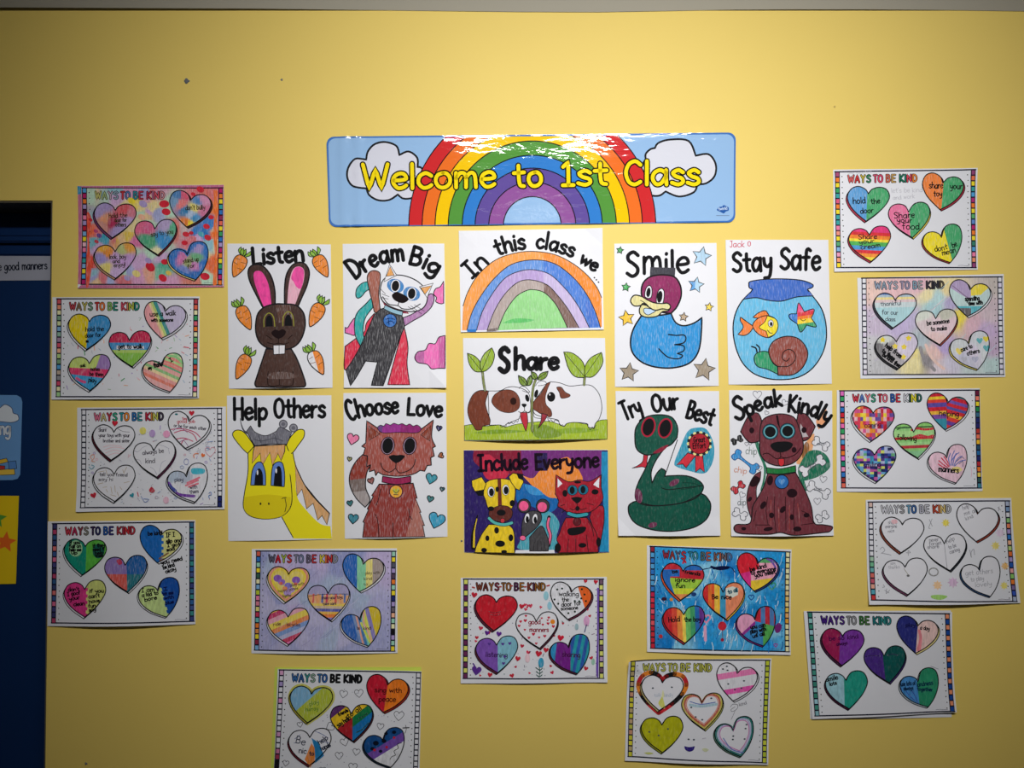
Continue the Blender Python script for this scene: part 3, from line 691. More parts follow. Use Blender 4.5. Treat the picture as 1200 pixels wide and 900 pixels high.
# ---- Share
S = poster('share_poster', 'landscape poster titled Share with two brown and white guinea pigs', (535, 390, 6.486), [(50, 40), (1128, 40), (1145, 810), (60, 820)], bow=(0.011, 0.001))
g = S.part('grass'); g.shape("60 705* 130 695 200 710 330 700 370 715 430 700 480 690 570 680 700 672 800 700 840 685 900 680 1000 695 1060 680 1090 665 1145 660* 1145 808* 60 817*", C(165, 190, 45), 4, 'flat')
g.fill("120 760* 300 735 520 745 420 760 250 770*", C(125, 160, 30), 'flat'); g.fill("700 740* 900 720 1080 735 950 760 760 765*", C(135, 168, 35), 'flat'); g.fill("560 710 680 700 800 770 700 800 600 790", C(120, 150, 30), 'flat')
green = C(150, 180, 45); dgreen = C(115, 145, 40); brown = C(120, 58, 38)
def sprout(stem, leaves, c, w=16):
    p = S.part('sprout'); p.line(stem, w+5, INK); p.line(stem, w, C(125, 135, 70), mat='cray')
    for pts, vein in leaves: q = p.sub('leaf'); q.shape(pts, c, 6, 'cray'); q.line(vein, 4)
G = S.part('guinea_pig', 'guinea pig with brown rear and eye patch')
G.shape("240 442* 330 440 380 418 430 410 500 425 545 458 560 510 562 580 545 605 500 606* 478 640 470 655 385 690 360 712 330 700 250 702*", WHITE, 5, 'ink')
G.shape("245 442* 180 438 130 465 95 530 85 600 105 670 130 708 150 738 190 735 200 710 252 698* 256 660 235 600 220 540 230 490", brown, 5, 'mark')
G.shape("268 525 290 470 350 437 410 435 455 460 480 510 475 570 430 603 370 605 310 580", brown, 4, 'mark')
e = G.sub('eye'); e.poly(ell(432, 520, 24, 28), 'ink', C(45, 22, 18)); e = G.sub('eye'); e.poly(ell(537, 497, 15, 28, -15), 'ink', INK)
G.sub('nose').fill("493 545 513 538 533 545 515 568", INK, 'ink'); G.lines(["515 568 517 595", "470 598 495 606 517 595 545 608 560 600"], 5)
G.lines(["475 425 490 408 520 412 545 435 555 452 530 450 500 440", "385 690 395 680 400 692 420 680 430 690 450 672 465 678 470 655", "330 700 345 716 358 704 370 718 380 700"], 4)
G.sub('tongue', 'red tongue').shape("485 605* 535 605* 541 680 527 748* 507 700 488 650", C(190, 35, 55), 5, 'mark')
H = S.part('guinea_pig', 'larger white guinea pig with brown face stripe')
H.shape("712 373* 780 380 860 405 960 396 1030 405 1085 470 1104 570 1085 650 1055 688 1040 722 1000 715 990 690 900 680 838 688 812 710 780 690 768 662 690 645 600 620 580 575 590 520 640 450 682 390*", WHITE, 5, 'ink')
H.shape("714 374* 682 390 640 460 585 525 580 575 615 600 640 616 680 626 700 640 722 628 715 585 680 545 674 490 690 430", brown, 4, 'mark')
e = H.sub('eye'); e.poly(ell(718, 487, 31, 37), 'ink', INK); e.poly(ell(708, 470, 6, 8), 'ink', WHITE); H.sub('eye').poly(ell(605, 462, 14, 31, 15), 'ink', INK)
H.sub('ear').shape("760 418 778 411 800 418 825 450 862 472 848 490 795 497 780 455", brown, 4, 'mark')
H.lines(["600 405 615 380 645 366 672 372 682 388 650 400 620 402", "690 645 700 670 715 660 735 678 750 662 775 672", "990 690 1000 715 1015 738 1030 715 1042 730 1058 700", "778 690 790 705 805 698 815 712 835 690", "585 590 590 640 640 650"], 4)
H.sub('tongue', 'dark red tongue').shape("645 612* 690 622* 672 660 618 727* 640 668", C(150, 30, 50), 5, 'mark')
sprout("578 745 572 650 572 560 580 430 600 360", [("602 356* 575 345 567 294* 600 308 614 335", "602 352 575 300"), ("612 356* 640 310 696 292* 682 335 645 358", "615 352 690 298"), ("535 402* 500 400 478 375 469 324* 515 345 532 375", "533 400 475 330"), ("535 402* 538 355 562 323* 577 360 562 395", "537 398 560 330")], dgreen, 14)
sprout("197 295 205 370 216 438", [("190 297* 140 292 98 238 82 156* 135 175 178 222", "190 290 90 165"), ("190 297* 180 230 212 160 268 114* 289 170 270 240 228 285", "192 288 262 125")], green, 15)
sprout("974 335 968 395", [("972 340* 900 332 850 270 814 146* 880 155 950 210 978 280", "970 330 822 155"), ("975 335* 975 260 1020 190 1101 149* 1112 220 1080 290 1030 335", "978 325 1095 155")], green, 15)
t = S.part('title_lettering'); t.text("S", "325 296 400 296", 180, 40); t.text("hare", "440 275 772 275", 132, 34, caps={0: 1.2})
# ---- Include Everyone
S = poster('include_everyone_poster', 'dark painted poster titled Include Everyone with yellow dog, grey mouse and red cat', (535, 520, 6.486), [(55, 48), (1148, 45), (1160, 825), (58, 825)], bow=(0.009, -0.0))
B = S.part('painted_background')
B.poly([(55, 50), (1148, 48), (1158, 824), (60, 824)], 'mark', C(48, 32, 105))
B.fill("130 50* 500 50* 505 230 440 260 380 215 360 270 230 265 200 200 130 130", C(140, 25, 55), 'mark'); B.fill("165 85* 250 80* 390 200 360 268 225 262", C(205, 45, 75), 'mark')
B.fill("490 50* 1105 50* 1105 285 1000 300 900 260 640 215 570 265 500 215", C(118, 45, 125), 'mark')
B.fill("500 240* 580 260 640 200 800 110 870 120 960 270 860 300 770 410 700 405 600 340", C(240, 140, 50), 'cray')
B.fill("590 70* 690 70* 690 205* 600 205*", C(40, 25, 85), 'mark', False)
B.fill("455 345* 510 300 620 350 700 405 760 415 770 470 700 520 560 470 460 440", C(18, 105, 180), 'mark'); B.fill("520 310 600 330 660 385 560 380", C(60, 150, 215), 'mark')
B.fill("480 740 500 690 640 530 720 520 780 600 760 690 740 800 480 795", C(70, 165, 185), 'cray')
B.fill("1102 60* 1150 60* 1158 820* 1085 820* 1115 500 1100 300", C(35, 145, 195), 'mark')
B.fill("450 802* 740 800* 745 824* 445 824*", WHITE, 'ink', False)
Y = C(242, 208, 40)
Dg = S.part('dog', 'yellow dog with black spots')
tl = Dg.sub('tail'); tl.line("128 790 122 720 130 650 160 545", 34, INK, taper=(1, .3)); tl.line("132 780 134 700 138 650 155 570", 17, Y, mat='mark', taper=(1, .3))
Dg.shape("245 612* 190 690 150 780 138 824* 440 825* 440 700 425 640 390 612*", Y, 6, 'mark')
Dg.shape("205 390* 215 310 260 275 350 265 420 282 445 330 442 420 425 480 390 500 260 500 235 475 222 430", Y, 6, 'mark')
for p in ("115 280* 190 252* 225 305* 208 350* 140 362* 120 325*", "398 250* 430 222 490 235* 510 290 478 352* 450 340 415 292*"): Dg.sub('ear').shape(p, Y, 6, 'mark', False)
Dg.sub('ear_tip', 'black ear tip') .fill("455 222* 505 230* 508 280* 470 262*", INK, 'ink', False)
Dg.fill("140 362* 208 350* 205 395 165 395*", INK, 'ink', False)
Dg.fill("312 268* 338 268* 345 470* 315 480*", C(110, 45, 35), 'mark', False)
Dg.sub('muzzle', 'brown muzzle').shape("245 520 270 492 330 470 390 475 425 510 415 560 370 590 300 585 255 560", C(100, 45, 38), 5, 'mark')
Dg.sub('nose').poly(ell(340, 522, 34, 23), 'ink', INK); Dg.sub('tongue').shape(ell(350, 582, 17), C(200, 60, 70), 3, 'ink', False)
for c, r1, r2 in (((263, 365), (27, 40), (19, 30)), ((374, 350), (26, 40), (19, 30))):
    e = Dg.sub('eye'); e.shape(ell(*c, *r1), WHITE, 3, 'ink', False); e.poly(ell(c[0]+3, c[1]+3, *r2), 'ink', INK)
co = Dg.sub('collar', 'teal collar'); co.line("248 565 290 598 360 612 420 598", 28, INK); co.line("248 565 290 598 360 612 420 598", 20, C(90, 185, 180))
Dg.up()
for x, y, a, b in ((305, 655, 18, 24), (235, 715, 15, 21), (413, 710, 18, 26), (332, 755, 37, 24), (210, 805, 22, 17), (362, 814, 22, 12), (424, 450, 20, 24), (262, 492, 24, 18), (310, 345, 14, 20)): Dg.poly(ell(x, y, a, b), 'ink', INK, lift=False)
Mo = S.part('mouse', 'small grey mouse')
tl = Mo.sub('tail', 'pink tail'); tl.line("702 555 692 620 712 690 700 765", 26, INK); tl.line("702 565 692 620 712 690 700 755", 16, C(240, 110, 150))
Mo.shape("555 705* 640 620 680 680 702 750 695 808* 555 808*", C(70, 68, 72), 6, 'mark'); Mo.lines(["590 740 585 805", "615 730 612 805", "640 735 645 805", "665 740 675 800"], 3, C(25, 25, 28))
for c, p in (((513, 470), (510, 470)), ((655, 470), (650, 478))):
    e = Mo.sub('ear'); e.shape(ell(*c, 50, 52), C(60, 58, 62), 6, 'mark', False); e.poly(ell(*p, 36, 37), 'mark', C(248, 95, 150))
Mo.shape("495 690* 500 590 535 520 600 508 640 530 642 580 600 640 540 690 510 712*", C(72, 70, 75), 6, 'mark')
for c in ((535, 562), (595, 566)): e = Mo.sub('eye'); e.shape(ell(*c, 19, 38, 10), WHITE, 3, 'ink', False); e.poly(ell(c[0]+2, c[1]+10, 12, 25), 'ink', INK)
Mo.sub('nose', 'pink nose').shape(ell(503, 711, 23, 19), C(245, 110, 155), 4, 'ink', False)
Ct = S.part('cat', 'crimson cat with black spots'); cr = C(172, 30, 48)
Ct.shape("1030 490* 1110 470 1122 560 1110 660 1088 770* 1060 700 1010 560*", cr, 6, 'mark'); Ct.shape("830 560* 800 620 780 680 760 720 775 760 770 822* 1075 822* 1068 700 1030 620 990 560*", cr, 6, 'mark')
Ct.shape("750 380* 755 235* 850 288 930 274 1010 285 1100 235* 1100 330 1112 420 1060 490 990 522 860 522 800 490 768 470 775 430", cr, 6, 'mark')
for p in ("768 262* 804 302* 768 332*", "1085 256* 1038 310* 1082 336*"): Ct.sub('ear', 'white inner ear').fill(p, WHITE, 'ink', False)
for c in ((880, 352), (962, 348)): e = Ct.sub('eye', 'eye ringed in teal'); e.shape(ell(*c, 39, 38), C(25, 115, 145), 4, 'mark', False); e.poly(ell(c[0]-2, c[1], 19, 29), 'ink', INK)
Ct.sub('nose').fill("868 410* 912 402 957 410* 940 435 915 452 890 435", INK, 'ink')
Ct.lines(["914 450 914 475 890 500 860 490", "914 475 945 498 985 488", "820 460 790 470", "990 450 1040 465", "830 500 800 520", "905 720 905 815", "985 690 1000 815", "850 720 840 815", "1000 590 1030 640 1040 700"], 5)
co = Ct.sub('collar', 'teal collar'); co.line("850 528 915 545 988 534", 34, INK); co.line("850 528 915 545 988 534", 24, C(60, 160, 175)); Ct.sub('name_tag').shape(ell(915, 590, 30), C(95, 25, 35), 4, 'mark', False)
Ct.up()
for x, y, a, b in ((1052, 365, 27, 20), (823, 375, 19, 26), (920, 291, 26, 10), (768, 785, 24, 34), (1078, 745, 18, 36), (955, 768, 30, 18), (918, 490, 16, 18)): Ct.poly(ell(x, y, a, b), 'ink', INK, lift=False)
Ct.fill("845 645 900 632 980 630 965 670 900 692 850 685", INK, 'ink')
t = S.part('title_lettering'); t.text("Include", "165 205 540 190", 118, 22, C(28, 12, 30)); t.text("Everyone", "600 195 1080 172", 112, 22, C(28, 12, 30))
# ---- Smile
S = poster('smile_poster', 'white poster titled Smile with a blue duck with magenta head', (712, 275, 4.865), [(38, 52), (620, 48), (633, 862), (42, 868)], bow=(0.005, 0.001), grid=(6, 8))
t = S.part('title_lettering'); t.text("S", "106 238 178 238", 138, 21); t.text("mile", "200 222 462 218", 128, 20, caps={0: 1.2, 3: 1.1})
for x, y, r, c, ro in ((535, 125, 57, C(178, 212, 238), 12), (503, 288, 47, C(178, 215, 240), 10), (578, 413, 26, C(245, 215, 80), 10), (432, 470, 27, C(195, 170, 140), 8), (108, 477, 47, C(245, 200, 50), -10), (120, 785, 56, C(160, 145, 125), 8), (548, 770, 66, C(165, 150, 130), 10), (104, 300, 26, C(80, 185, 100), 8), (70, 90, 22, C(75, 165, 85), 10)):
    s = S.part('star'); f, cu = halves((x, y-80), (x-10, y+80), C(100, 165, 225), c) if (x, y) == (503, 288) else (None, ())
    s.shape(star(x, y, r, .48, ro), c, 5, 'diag', False, fn=f, cuts=cu)
Dk = S.part('duck')
Dk.sub('hat', 'dark hat').fill("243 186* 386 190* 382 242* 240 237*", C(52, 52, 64), 'mark', False)
Dk.shape("190 465* 150 530 130 600 140 670 190 725 270 755 370 760 460 735 510 680 530 600 537 473* 490 505 430 520 385 500 360 450* 300 460", C(40, 148, 218), 9, 'cray')
Dk.sub('head', 'magenta head').shape("192 340 200 280 240 242 310 230 380 242 413 290 418 350 395 410 360 450* 300 440 215 400*", C(138, 22, 90), 9, 'mark')
for p, c in (("212 355 218 308 238 290 252 312 246 360", (232, 330, 12, 27)), ("278 388 284 332 304 308 322 330 312 395", (296, 355, 15, 34))):
    e = Dk.sub('eye'); e.shape(p, WHITE, 5, 'ink'); e.poly(ell(*c, 8), 'ink', INK)
bl = Dk.sub('bill', 'cream bill'); bl.shape("180 430 188 408* 205 400 300 425 345 415 345 435 312 440 280 466 225 472 188 458", C(222, 214, 150), 7, 'cray')
bl.fill("206 442 212 420 240 425 272 432 250 450 226 458", C(190, 215, 240), 'ink'); bl.line("206 442 212 420 272 432 250 450 226 458", 4, closed=True)
bl.shape("130 378 150 347 190 352 225 372 260 388 305 394 340 392 357 410 345 428 310 424 270 432 235 415 205 392 185 405 150 406", C(226, 218, 155), 7, 'cray'); bl.line("185 375 205 385 230 405", 4)
w_ = Dk.sub('wing'); w_.lines(["345 570 390 575 432 573 445 592 430 618 380 628", "380 628 430 634 432 662 395 678", "395 678 425 690 400 708 340 698 290 652"], 7)
# ---- Stay Safe
S = poster('stay_safe_poster', 'white poster titled Stay Safe with a blue goldfish bowl', (845, 275, 4.865), [(25, 30), (610, 30), (630, 850), (42, 855)], bow=(0.004, 0.001), grid=(6, 8))
t = S.part('title_lettering'); t.text("Stay", "66 212 288 206", 108, 20, caps={2: 1.1, 3: 1.1}); t.text("Safe", "335 196 562 202", 118, 20, caps={1: 1.05, 3: 1.05})
hw = S.part('red_handwriting'); hw.text("Jack", "48 72 130 70", 34, 4, C(205, 70, 95), fit=True, jit=.1); hw.text("O", "150 66 168 66", 26, 4, C(205, 70, 95))
Bw = S.part('fish_bowl')
Bw.shape("165 330* 110 390 75 470 68 560 85 650 120 730 180 790 260 820 340 827 430 815 510 770 570 690 598 600 595 500 570 420 520 350 495 318*", C(105, 190, 232), 7, 'cray')
Bw.fill("157 290 165 268 240 256 350 253 460 262 520 285 517 303 492 312 498 322 522 350* 430 356 340 380 260 374 200 360 128 368* 165 332 178 312 160 303", C(62, 108, 200), 'flat')
Bw.lines(["128 368 200 360 260 374 340 380 430 356 522 350", "178 312 160 303 157 285 165 268 240 256 350 253 460 262 520 285 517 303 492 312 498 325", "178 312 165 332"], 6)
fs = S.part('fish', 'orange fish with yellow face'); org = C(242, 130, 52)
fs.sub('fin').shape("180 472* 210 447 250 434 272 464* 215 476", org, 5); fs.sub('tail').shape("185 525* 150 500 110 470* 108 490 125 528 95 570* 130 575 160 560", org, 5)
fs.shape("178 522 205 480 260 462 308 482 322 522 305 565 265 588 212 568", org, 5)
fs.shape("262 463* 308 482 322 522 305 565 265 587* 255 552* 215 530 245 500", C(245, 225, 40), 4); e = fs.sub('eye'); e.shape(ell(281, 507, 15, 20), WHITE, 3, 'ink', False); e.poly(ell(283, 510, 8, 12), 'ink', INK); fs.line("262 545 275 560 290 562", 4)
f, cu = bands((0, 400), (.15, 1), [110, 132, 150, 175, 205], [C(240, 85, 140), C(228, 60, 70), C(242, 130, 50), C(248, 215, 50), C(60, 165, 110), C(40, 140, 120)])
g_ = lambda x, y, f=f: C(62, 130, 215) if x < 432 and y < 505 else f(x, y)
sf = S.part('starfish'); sf.shape("437 393 452 405 472 440* 522 424 528 440 512 476* 540 518 530 527 485 516* 462 550 445 552 432 510* 390 480 388 455 428 452*", org, 5, 'cray', fn=g_, cuts=cu+[((432, 0), (432, 900))]); sf.line("450 482 465 492 480 485", 4)
sn = S.part('snail'); bd = sn.sub('body', 'green body'); bd.shape("185 712 198 678 240 665 272 672* 290 730 322 755* 320 797* 260 768 205 752", C(40, 155, 105), 5); bd.lines(["202 670 196 648 172 638", "217 668 216 645 200 628"], 8)
sh = sn.sub('shell', 'brown shell'); sh.shape("268 660 300 605 370 580 440 595 485 650 488 705 455 765 400 800 320 802* 318 752* 285 720", C(150, 78, 68), 6); sh.line("318 752 380 750 418 715 415 675 385 655 352 670 345 705 368 722 385 705", 5)
# ---- Help Others
S = poster('help_others_poster', 'white poster titled Help Others with a yellow giraffe', (260, 455, 4.865), [(30, 42), (625, 40), (628, 860), (38, 870)], bow=(0.003, 0.001), grid=(6, 8))
t = S.part('title_lettering'); t.text("Help", "68 178 258 176", 105, 19, caps={0: 1.15, 2: 1.1, 3: .95}); t.text("Others", "300 166 588 164", 105, 19)
Gf = S.part('giraffe'); gy = C(240, 226, 35)
Gf.fill("345 735* 375 790 410 855* 628 858* 620 785* 560 770 480 690 430 610 420 440 400 350* 385 520", gy, 'ink'); Gf.line("345 735 375 790 408 848", 5)
mn = Gf.sub('mane', 'tan mane'); mn.shape("418 428* 470 545 540 632 615 712* 600 778* 572 725* 548 750* 522 655* 485 686* 458 575* 430 612*", C(222, 170, 112), 5, 'cray', False); Gf.line("405 360 430 460 500 590 615 714", 5)
for p in ("62 265 80 240 120 245 160 290 188 340 180 385* 140 365 90 310", "362 350* 385 290 430 240 468 238 470 275 440 320 398 372"): Gf.sub('ear').shape(p, gy, 5, 'ink')
Gf.shape("150 370* 150 480 130 600 125 680 160 725 220 742 290 742 350 725 392 680 402 610 390 480* 400 400* 370 325* 190 325*", gy, 5, 'ink')
Gf.fill("132 620* 260 605 395 620* 390 680 350 724 290 741 220 741 162 724 128 685", C(224, 205, 30), 'ink'); Gf.fill("365 340* 405 380* 395 500* 360 420*", gy, 'ink', False)
hr = Gf.sub('fringe', 'tan fringe'); hr.shape("188 330* 362 320* 360 360* 340 412* 322 372* 290 440* 275 365* 228 450* 220 370* 173 428* 180 360*", C(230, 172, 108), 5, 'cray', False)
for p, i_, h in (("166 552* 175 470 200 425 230 425 250 480 252 552*", "187 552* 194 485 214 456 234 485 237 552*", (205, 480)), ("282 553* 290 450 318 420 348 428 360 490 358 560*", "297 552* 306 472 326 442 342 470 346 557*", (312, 470))):
    e = Gf.sub('eye', 'blue eye'); e.shape(p, C(105, 140, 215), 5, 'ink'); e.fill(i_, INK, 'ink'); e.poly(ell(*h, 5, 14), 'ink', WHITE)
Gf.up(); Gf.poly(ell(223, 657, 5, 7), 'ink', INK, lift=False); Gf.poly(ell(270, 657, 5, 7), 'ink', INK, lift=False); Gf.lines(["345 628 358 622 370 622", "362 626 369 665 362 703"], 4)
ms = S.part('mouse', 'grey mouse lying on the giraffe'); gr_ = C(118, 118, 130)
ms.shape("142 245* 165 214* 192 250 250 270 310 246 335 222 400 252* 372 320* 280 318 190 328* 162 282", gr_, 4, 'cray'); ms.line("106 172 112 205 125 238 145 255", 9, C(80, 80, 92), taper=(.4, 1.2))
for c in ((352, 204), (410, 226)): ms.sub('ear').shape(ell(*c, 22), C(150, 150, 160), 6, 'cray', False, C(90, 90, 100)); ms.poly(ell(*c, 11), 'ink', C(110, 110, 122))
ms.lines(["185 290 230 300 300 285 350 300", "210 270 225 310", "300 260 320 315"], 4, C(85, 85, 96))
# ---- Choose Love
S = poster('choose_love_poster', 'white poster titled Choose Love with a reddish brown cat and small hearts', (397, 452, 4.865), [(27, 42), (612, 40), (620, 860), (35, 872)], bow=(0.006, 0.001), grid=(6, 8))
t = S.part('title_lettering'); t.text("Choose", "62 200* 150 172 230 162 340 155", 95, 20, caps={0: 1.2, 1: 1.1}); t.text("Love", "390 164 586 178", 92, 20)
K = S.part('cat', 'reddish brown cat'); rb_ = C(160, 72, 62)
tl = K.sub('tail', 'tail grey towards the tip'); f, cu = bands((0, 545), (.12, 1), [0, 70], [C(150, 60, 48), C(128, 112, 108), C(170, 160, 160)])
tl.shape("158 375* 100 430 65 500 65 570 100 640 152 692* 180 650 155 580 160 500 185 450*", rb_, 6, 'cray', fn=f, cuts=cu)
f, cu = halves((385, 860), (430, 690), C(178, 112, 100), C(150, 60, 54))
K.shape("232 560* 190 625* 198 630* 165 700* 172 705* 140 775* 148 778* 138 862* 492 858* 480 795* 490 795* 462 720* 470 720* 438 640* 448 640* 425 555* 330 562", C(152, 62, 56), 6, 'cray', False, fn=f, cuts=cu)
K.lines(["210 730 225 770 232 860", "312 780 312 862", "395 770 405 740 400 700", "405 740 420 760", "240 590 230 640 215 680"], 4)
K.shape("160 200* 220 240 250 264 340 264 440 262 480 240 540 195* 530 290 552 345* 535 355* 545 400* 525 410* 528 452* 505 455* 490 487* 465 482* 442 497* 400 510 330 515 255 508* 225 492* 212 512* 205 480* 175 490* 182 450* 160 462* 165 400* 140 395* 152 355* 132 345* 155 325*", C(168, 86, 76), 6, 'diag')
for p in ("172 230* 236 275* 172 312*", "526 226* 468 280* 520 316*"): K.sub('ear', 'darker inner ear').shape(p, C(140, 60, 40), 4, 'cray', False)
f, cu = bands((300, 0), (1, .2), [0, 100], [C(110, 70, 135), C(160, 55, 150), C(150, 40, 120)])
K.sub('hair', 'curly purple hair').shape("222 242 238 225 258 230 270 216 295 224 315 214 340 222 362 216 385 226 405 218 425 230 448 224 470 246 445 268 340 266 250 268", C(130, 60, 140), 4, 'mark', fn=f, cuts=cu)
for c in ((280, 342), (405, 342)): e = K.sub('eye'); e.shape(ell(*c, 38, 50, 8), C(172, 140, 170), 5, 'cray', False); e.poly(ell(*c, 31, 45, 8), 'ink', INK)
K.sub('nose').fill("286 405 310 394 332 396 355 393 378 402 355 428 328 440 305 428", INK, 'ink')
K.lines(["328 438 326 470", "240 440 255 475 290 492 326 470", "326 470 350 496 400 482 428 455 438 420"], 5)
K.sub('collar', 'magenta collar').shape("252 515* 330 525 412 515* 412 550* 330 562 248 548*", C(155, 35, 85), 5, 'mark')
m_ = K.sub('medal', 'yellow medal'); m_.shape(ell(328, 602, 37), C(240, 175, 45), 6, 'cray', False, C(80, 30, 60)); m_.poly(heart_pts(328, 602, 20), 'cray', C(190, 190, 60)); m_.lines(["312 595 330 610 346 594", "315 618 340 620"], 4, C(110, 70, 60))
for x, y, r, c, ro in ((80, 305, 33, C(245, 130, 175), 15), (62, 418, 13, C(150, 150, 95), 10), (186, 542, 19, C(150, 85, 80), -20), (572, 243, 16, C(45, 45, 100), 10), (582, 398, 16, C(165, 90, 50), 70), (527, 530, 31, C(60, 155, 175), 15), (590, 590, 13, C(30, 90, 100), 10), (522, 645, 19, C(60, 125, 130), 15), (557, 768, 46, C(60, 165, 205), 18), (65, 670, 17, C(60, 125, 130), -10), (84, 758, 29, C(60, 140, 160), 5)):
    S.part('heart').shape(heart_pts(x, y, r, ro), c, 5, 'cray', False)
# ---- Try Our Best
S = poster('try_our_best_poster', 'white poster titled Try Our Best with a coiled green snake', (715, 450, 4.865), [(30, 40), (620, 40), (625, 862), (45, 862)], bow=(0.010, 0.001), curl=(0, 0, .004, .006), grid=(6, 8))
t = S.part('title_lettering'); t.text("Try", "84 206* 186 166", 105, 18, caps={}); t.text("Our", "243 160 392 138", 95, 19, caps={1: 1.1}); t.text("Best", "430 190* 500 210 575 236", 98, 19)
K = S.part('snake'); gn = C(12, 84, 68)
K.sub('tongue', 'red forked tongue').shape("190 400* 214 402* 208 450 216 498* 188 472 124 480* 160 462 184 440", C(200, 45, 62), 4, 'mark')
K.shape("103 725 130 672 300 640 500 622 560 660 571 710 545 770 470 815 350 835 230 826 140 790", gn, 7, 'mark')
K.shape("236 400* 195 490 160 560 142 620 150 665 200 688 290 690 400 676 490 645 530 590 500 548 430 522 330 522 308 526* 312 495 290 480* 262 510 236 565* 232 500 262 430 320 350*", gn, 7, 'mark')
K.shape("140 300 150 240 200 190 280 175 350 190 383 245 380 305* 345 345 290 370 258 395 200 403 150 370", gn, 7, 'mark')
K.lines(["382 318 345 420 308 525", "290 590 330 600 420 590 520 580", "150 665 250 690 400 676 520 620"], 5)
K.lines(["400 600 470 590 520 575", "410 560 470 565 510 580"], 3, C(20, 50, 45))
for c in ((217, 245), (312, 252)): e = K.sub('eye', 'black eye ringed in red'); e.shape(ell(*c, 36, 54, 14), INK, 9, 'ink', False, C(170, 35, 60))
K.fill("242 392 280 365 330 345 310 372 275 392", C(140, 30, 55), 'mark')
for x, y, a, b, r in ((161, 636, 20, 42, -10), (362, 560, 32, 16, -30), (238, 800, 26, 15, -20)): K.poly(ell(x, y, a, b, r), 'cray', C(110, 45, 80))
rs = S.part('rosette', 'red prize rosette on a teal patch'); rs.fill("363 450 390 380 440 270 500 248 550 260 588 335 590 420 560 490 520 510 440 492 380 472", C(50, 158, 190), 'cray')
for p in ("440 392* 488 405* 430 477* 412 455* 377 460*", "484 405* 526 408* 536 502* 510 480* 484 502*"): rs.sub('ribbon').shape(p, C(215, 50, 65), 5, 'mark', False)
rs.up(); 
for i in range(22):
    a = i*2*math.pi/22; rs.poly(ell(507+63*math.cos(a), 340+63*math.sin(a), 9), 'ink', C(240, 225, 150) if i % 2 else C(45, 40, 45), lift=False)
rs.shape(ell(507, 340, 58), C(178, 32, 48), 4, 'mark', False); rs.text("Great", "474 332 540 330", 30, 5); rs.text("Effort", "470 368 544 364", 30, 5)
# ---- Speak Kindly
S = poster('speak_kindly_poster', 'white poster titled Speak Kindly with a maroon dog and bones', (847, 450, 4.865), [(35, 35), (622, 38), (628, 862), (45, 865)], bow=(0.010, 0.001), curl=(0, 0, .003, .003), grid=(6, 8))
O_ = S.part('orange_scribble'); O_.fill("545 260* 530 210 560 170 580 120 592 170 580 220", C(245, 170, 120), 'diag'); O_.fill("480 320 520 285 500 400 450 452 415 450 440 400", C(240, 170, 110), 'diag'); O_.fill("470 330 490 350 480 400 455 430 448 380", C(150, 100, 55), 'diag')
gg = C(28, 118, 88); cpe = Multi(S, 'green_cape')
cpe.fill("425 480 470 400 500 378 550 380 595 412 612 468 570 512 500 542 440 545", gg, 'diag'); cpe.lines(["185 330 205 390 235 470 232 540 215 605", "196 335 215 400 244 480"], 12, gg, mat='cray'); cpe.fill("425 470* 450 520 478 608* 455 600 430 545", gg, 'diag')
def bone(x0, y0, x1, y1, r, c, label=None, oc=(0.02, 0.02, 0.025), w=4):
    p = S.part('bone', label); dx, dy = x1-x0, y1-y0; l = math.hypot(dx, dy); ux, uy = dx/l, dy/l; nx, ny = -uy, ux
    P = lambda a, b: (x0+ux*a+nx*b, y0+uy*a+ny*b)
    p.shape([P(r*.9, r*.35), P(l-r*.9, r*.35), P(l-r*.3, r*1.25), P(l+r*.75, r*1.1), P(l+r*.8, r*.3), (*P(l+r*.45, 0), True), P(l+r*.8, -r*.3), P(l+r*.75, -r*1.1), P(l-r*.3, -r*1.25), P(l-r*.9, -r*.35), P(r*.9, -r*.35), P(r*.3, -r*1.25), P(-r*.75, -r*1.1), P(-r*.8, -r*.3), (*P(-r*.45, 0), True), P(-r*.8, r*.3), P(-r*.75, r*1.1), P(r*.3, r*1.25)], c, w, 'cray', True, oc)
    return p
bone(63, 328, 97, 312, 15, INK, 'black bone'); bone(80, 405, 175, 480, 25, C(55, 150, 220), 'blue bone', C(30, 70, 130)); bone(68, 604, 104, 574, 18, C(200, 40, 55), 'red bone')
pb = C(80, 85, 95)
b = bone(530, 325, 585, 355, 21, WHITE, None, pb); b.text("chip", "535 348 585 345", 18, 2.5, pb)
b = bone(460, 495, 555, 435, 26, WHITE, 'white bone on green', pb); b.text("dip", "480 480 530 468", 26, 3, pb)
b = bone(500, 582, 585, 625, 24, WHITE, None, pb); b.text("chip", "515 605 560 608", 22, 2.5, pb)
bone(75, 730, 116, 750, 20, WHITE, None, pb); bone(545, 765, 580, 745, 19, WHITE, None, pb)
dl = Multi(S, 'doodled_heart')
for x, y, r, ro in ((195, 62, 24, 0), (135, 342, 11, 0), (154, 340, 9, 10), (205, 480, 15, 0), (107, 632, 17, 30), (570, 543, 20, 10), (535, 668, 20, 0), (350, 108, 18, 30), (247, 165, 12, 30)): dl.line(heart_pts(x, y, r, ro), 3, PENCIL, False, True)
hw = S.part('handwriting'); hw.text("chip", "128 398 190 402", 42, 3.5, C(120, 135, 130)); hw.text("chip", "62 500 132 512", 34, 3.5, C(205, 130, 100)); hw.text("dip", "82 690 128 690", 38, 3.5, C(110, 120, 125))
Dg = S.part('dog', 'maroon dog'); mr = C(118, 54, 64)
tl = Dg.sub('tail'); tl.shape("170 795* 140 710 134 640 150 570 178 520 213 497* 208 545 188 590 190 655 215 700*", mr, 5, 'mark'); tl.fill("150 570 178 525 208 540 190 575 165 585", C(40, 20, 26), 'ink')
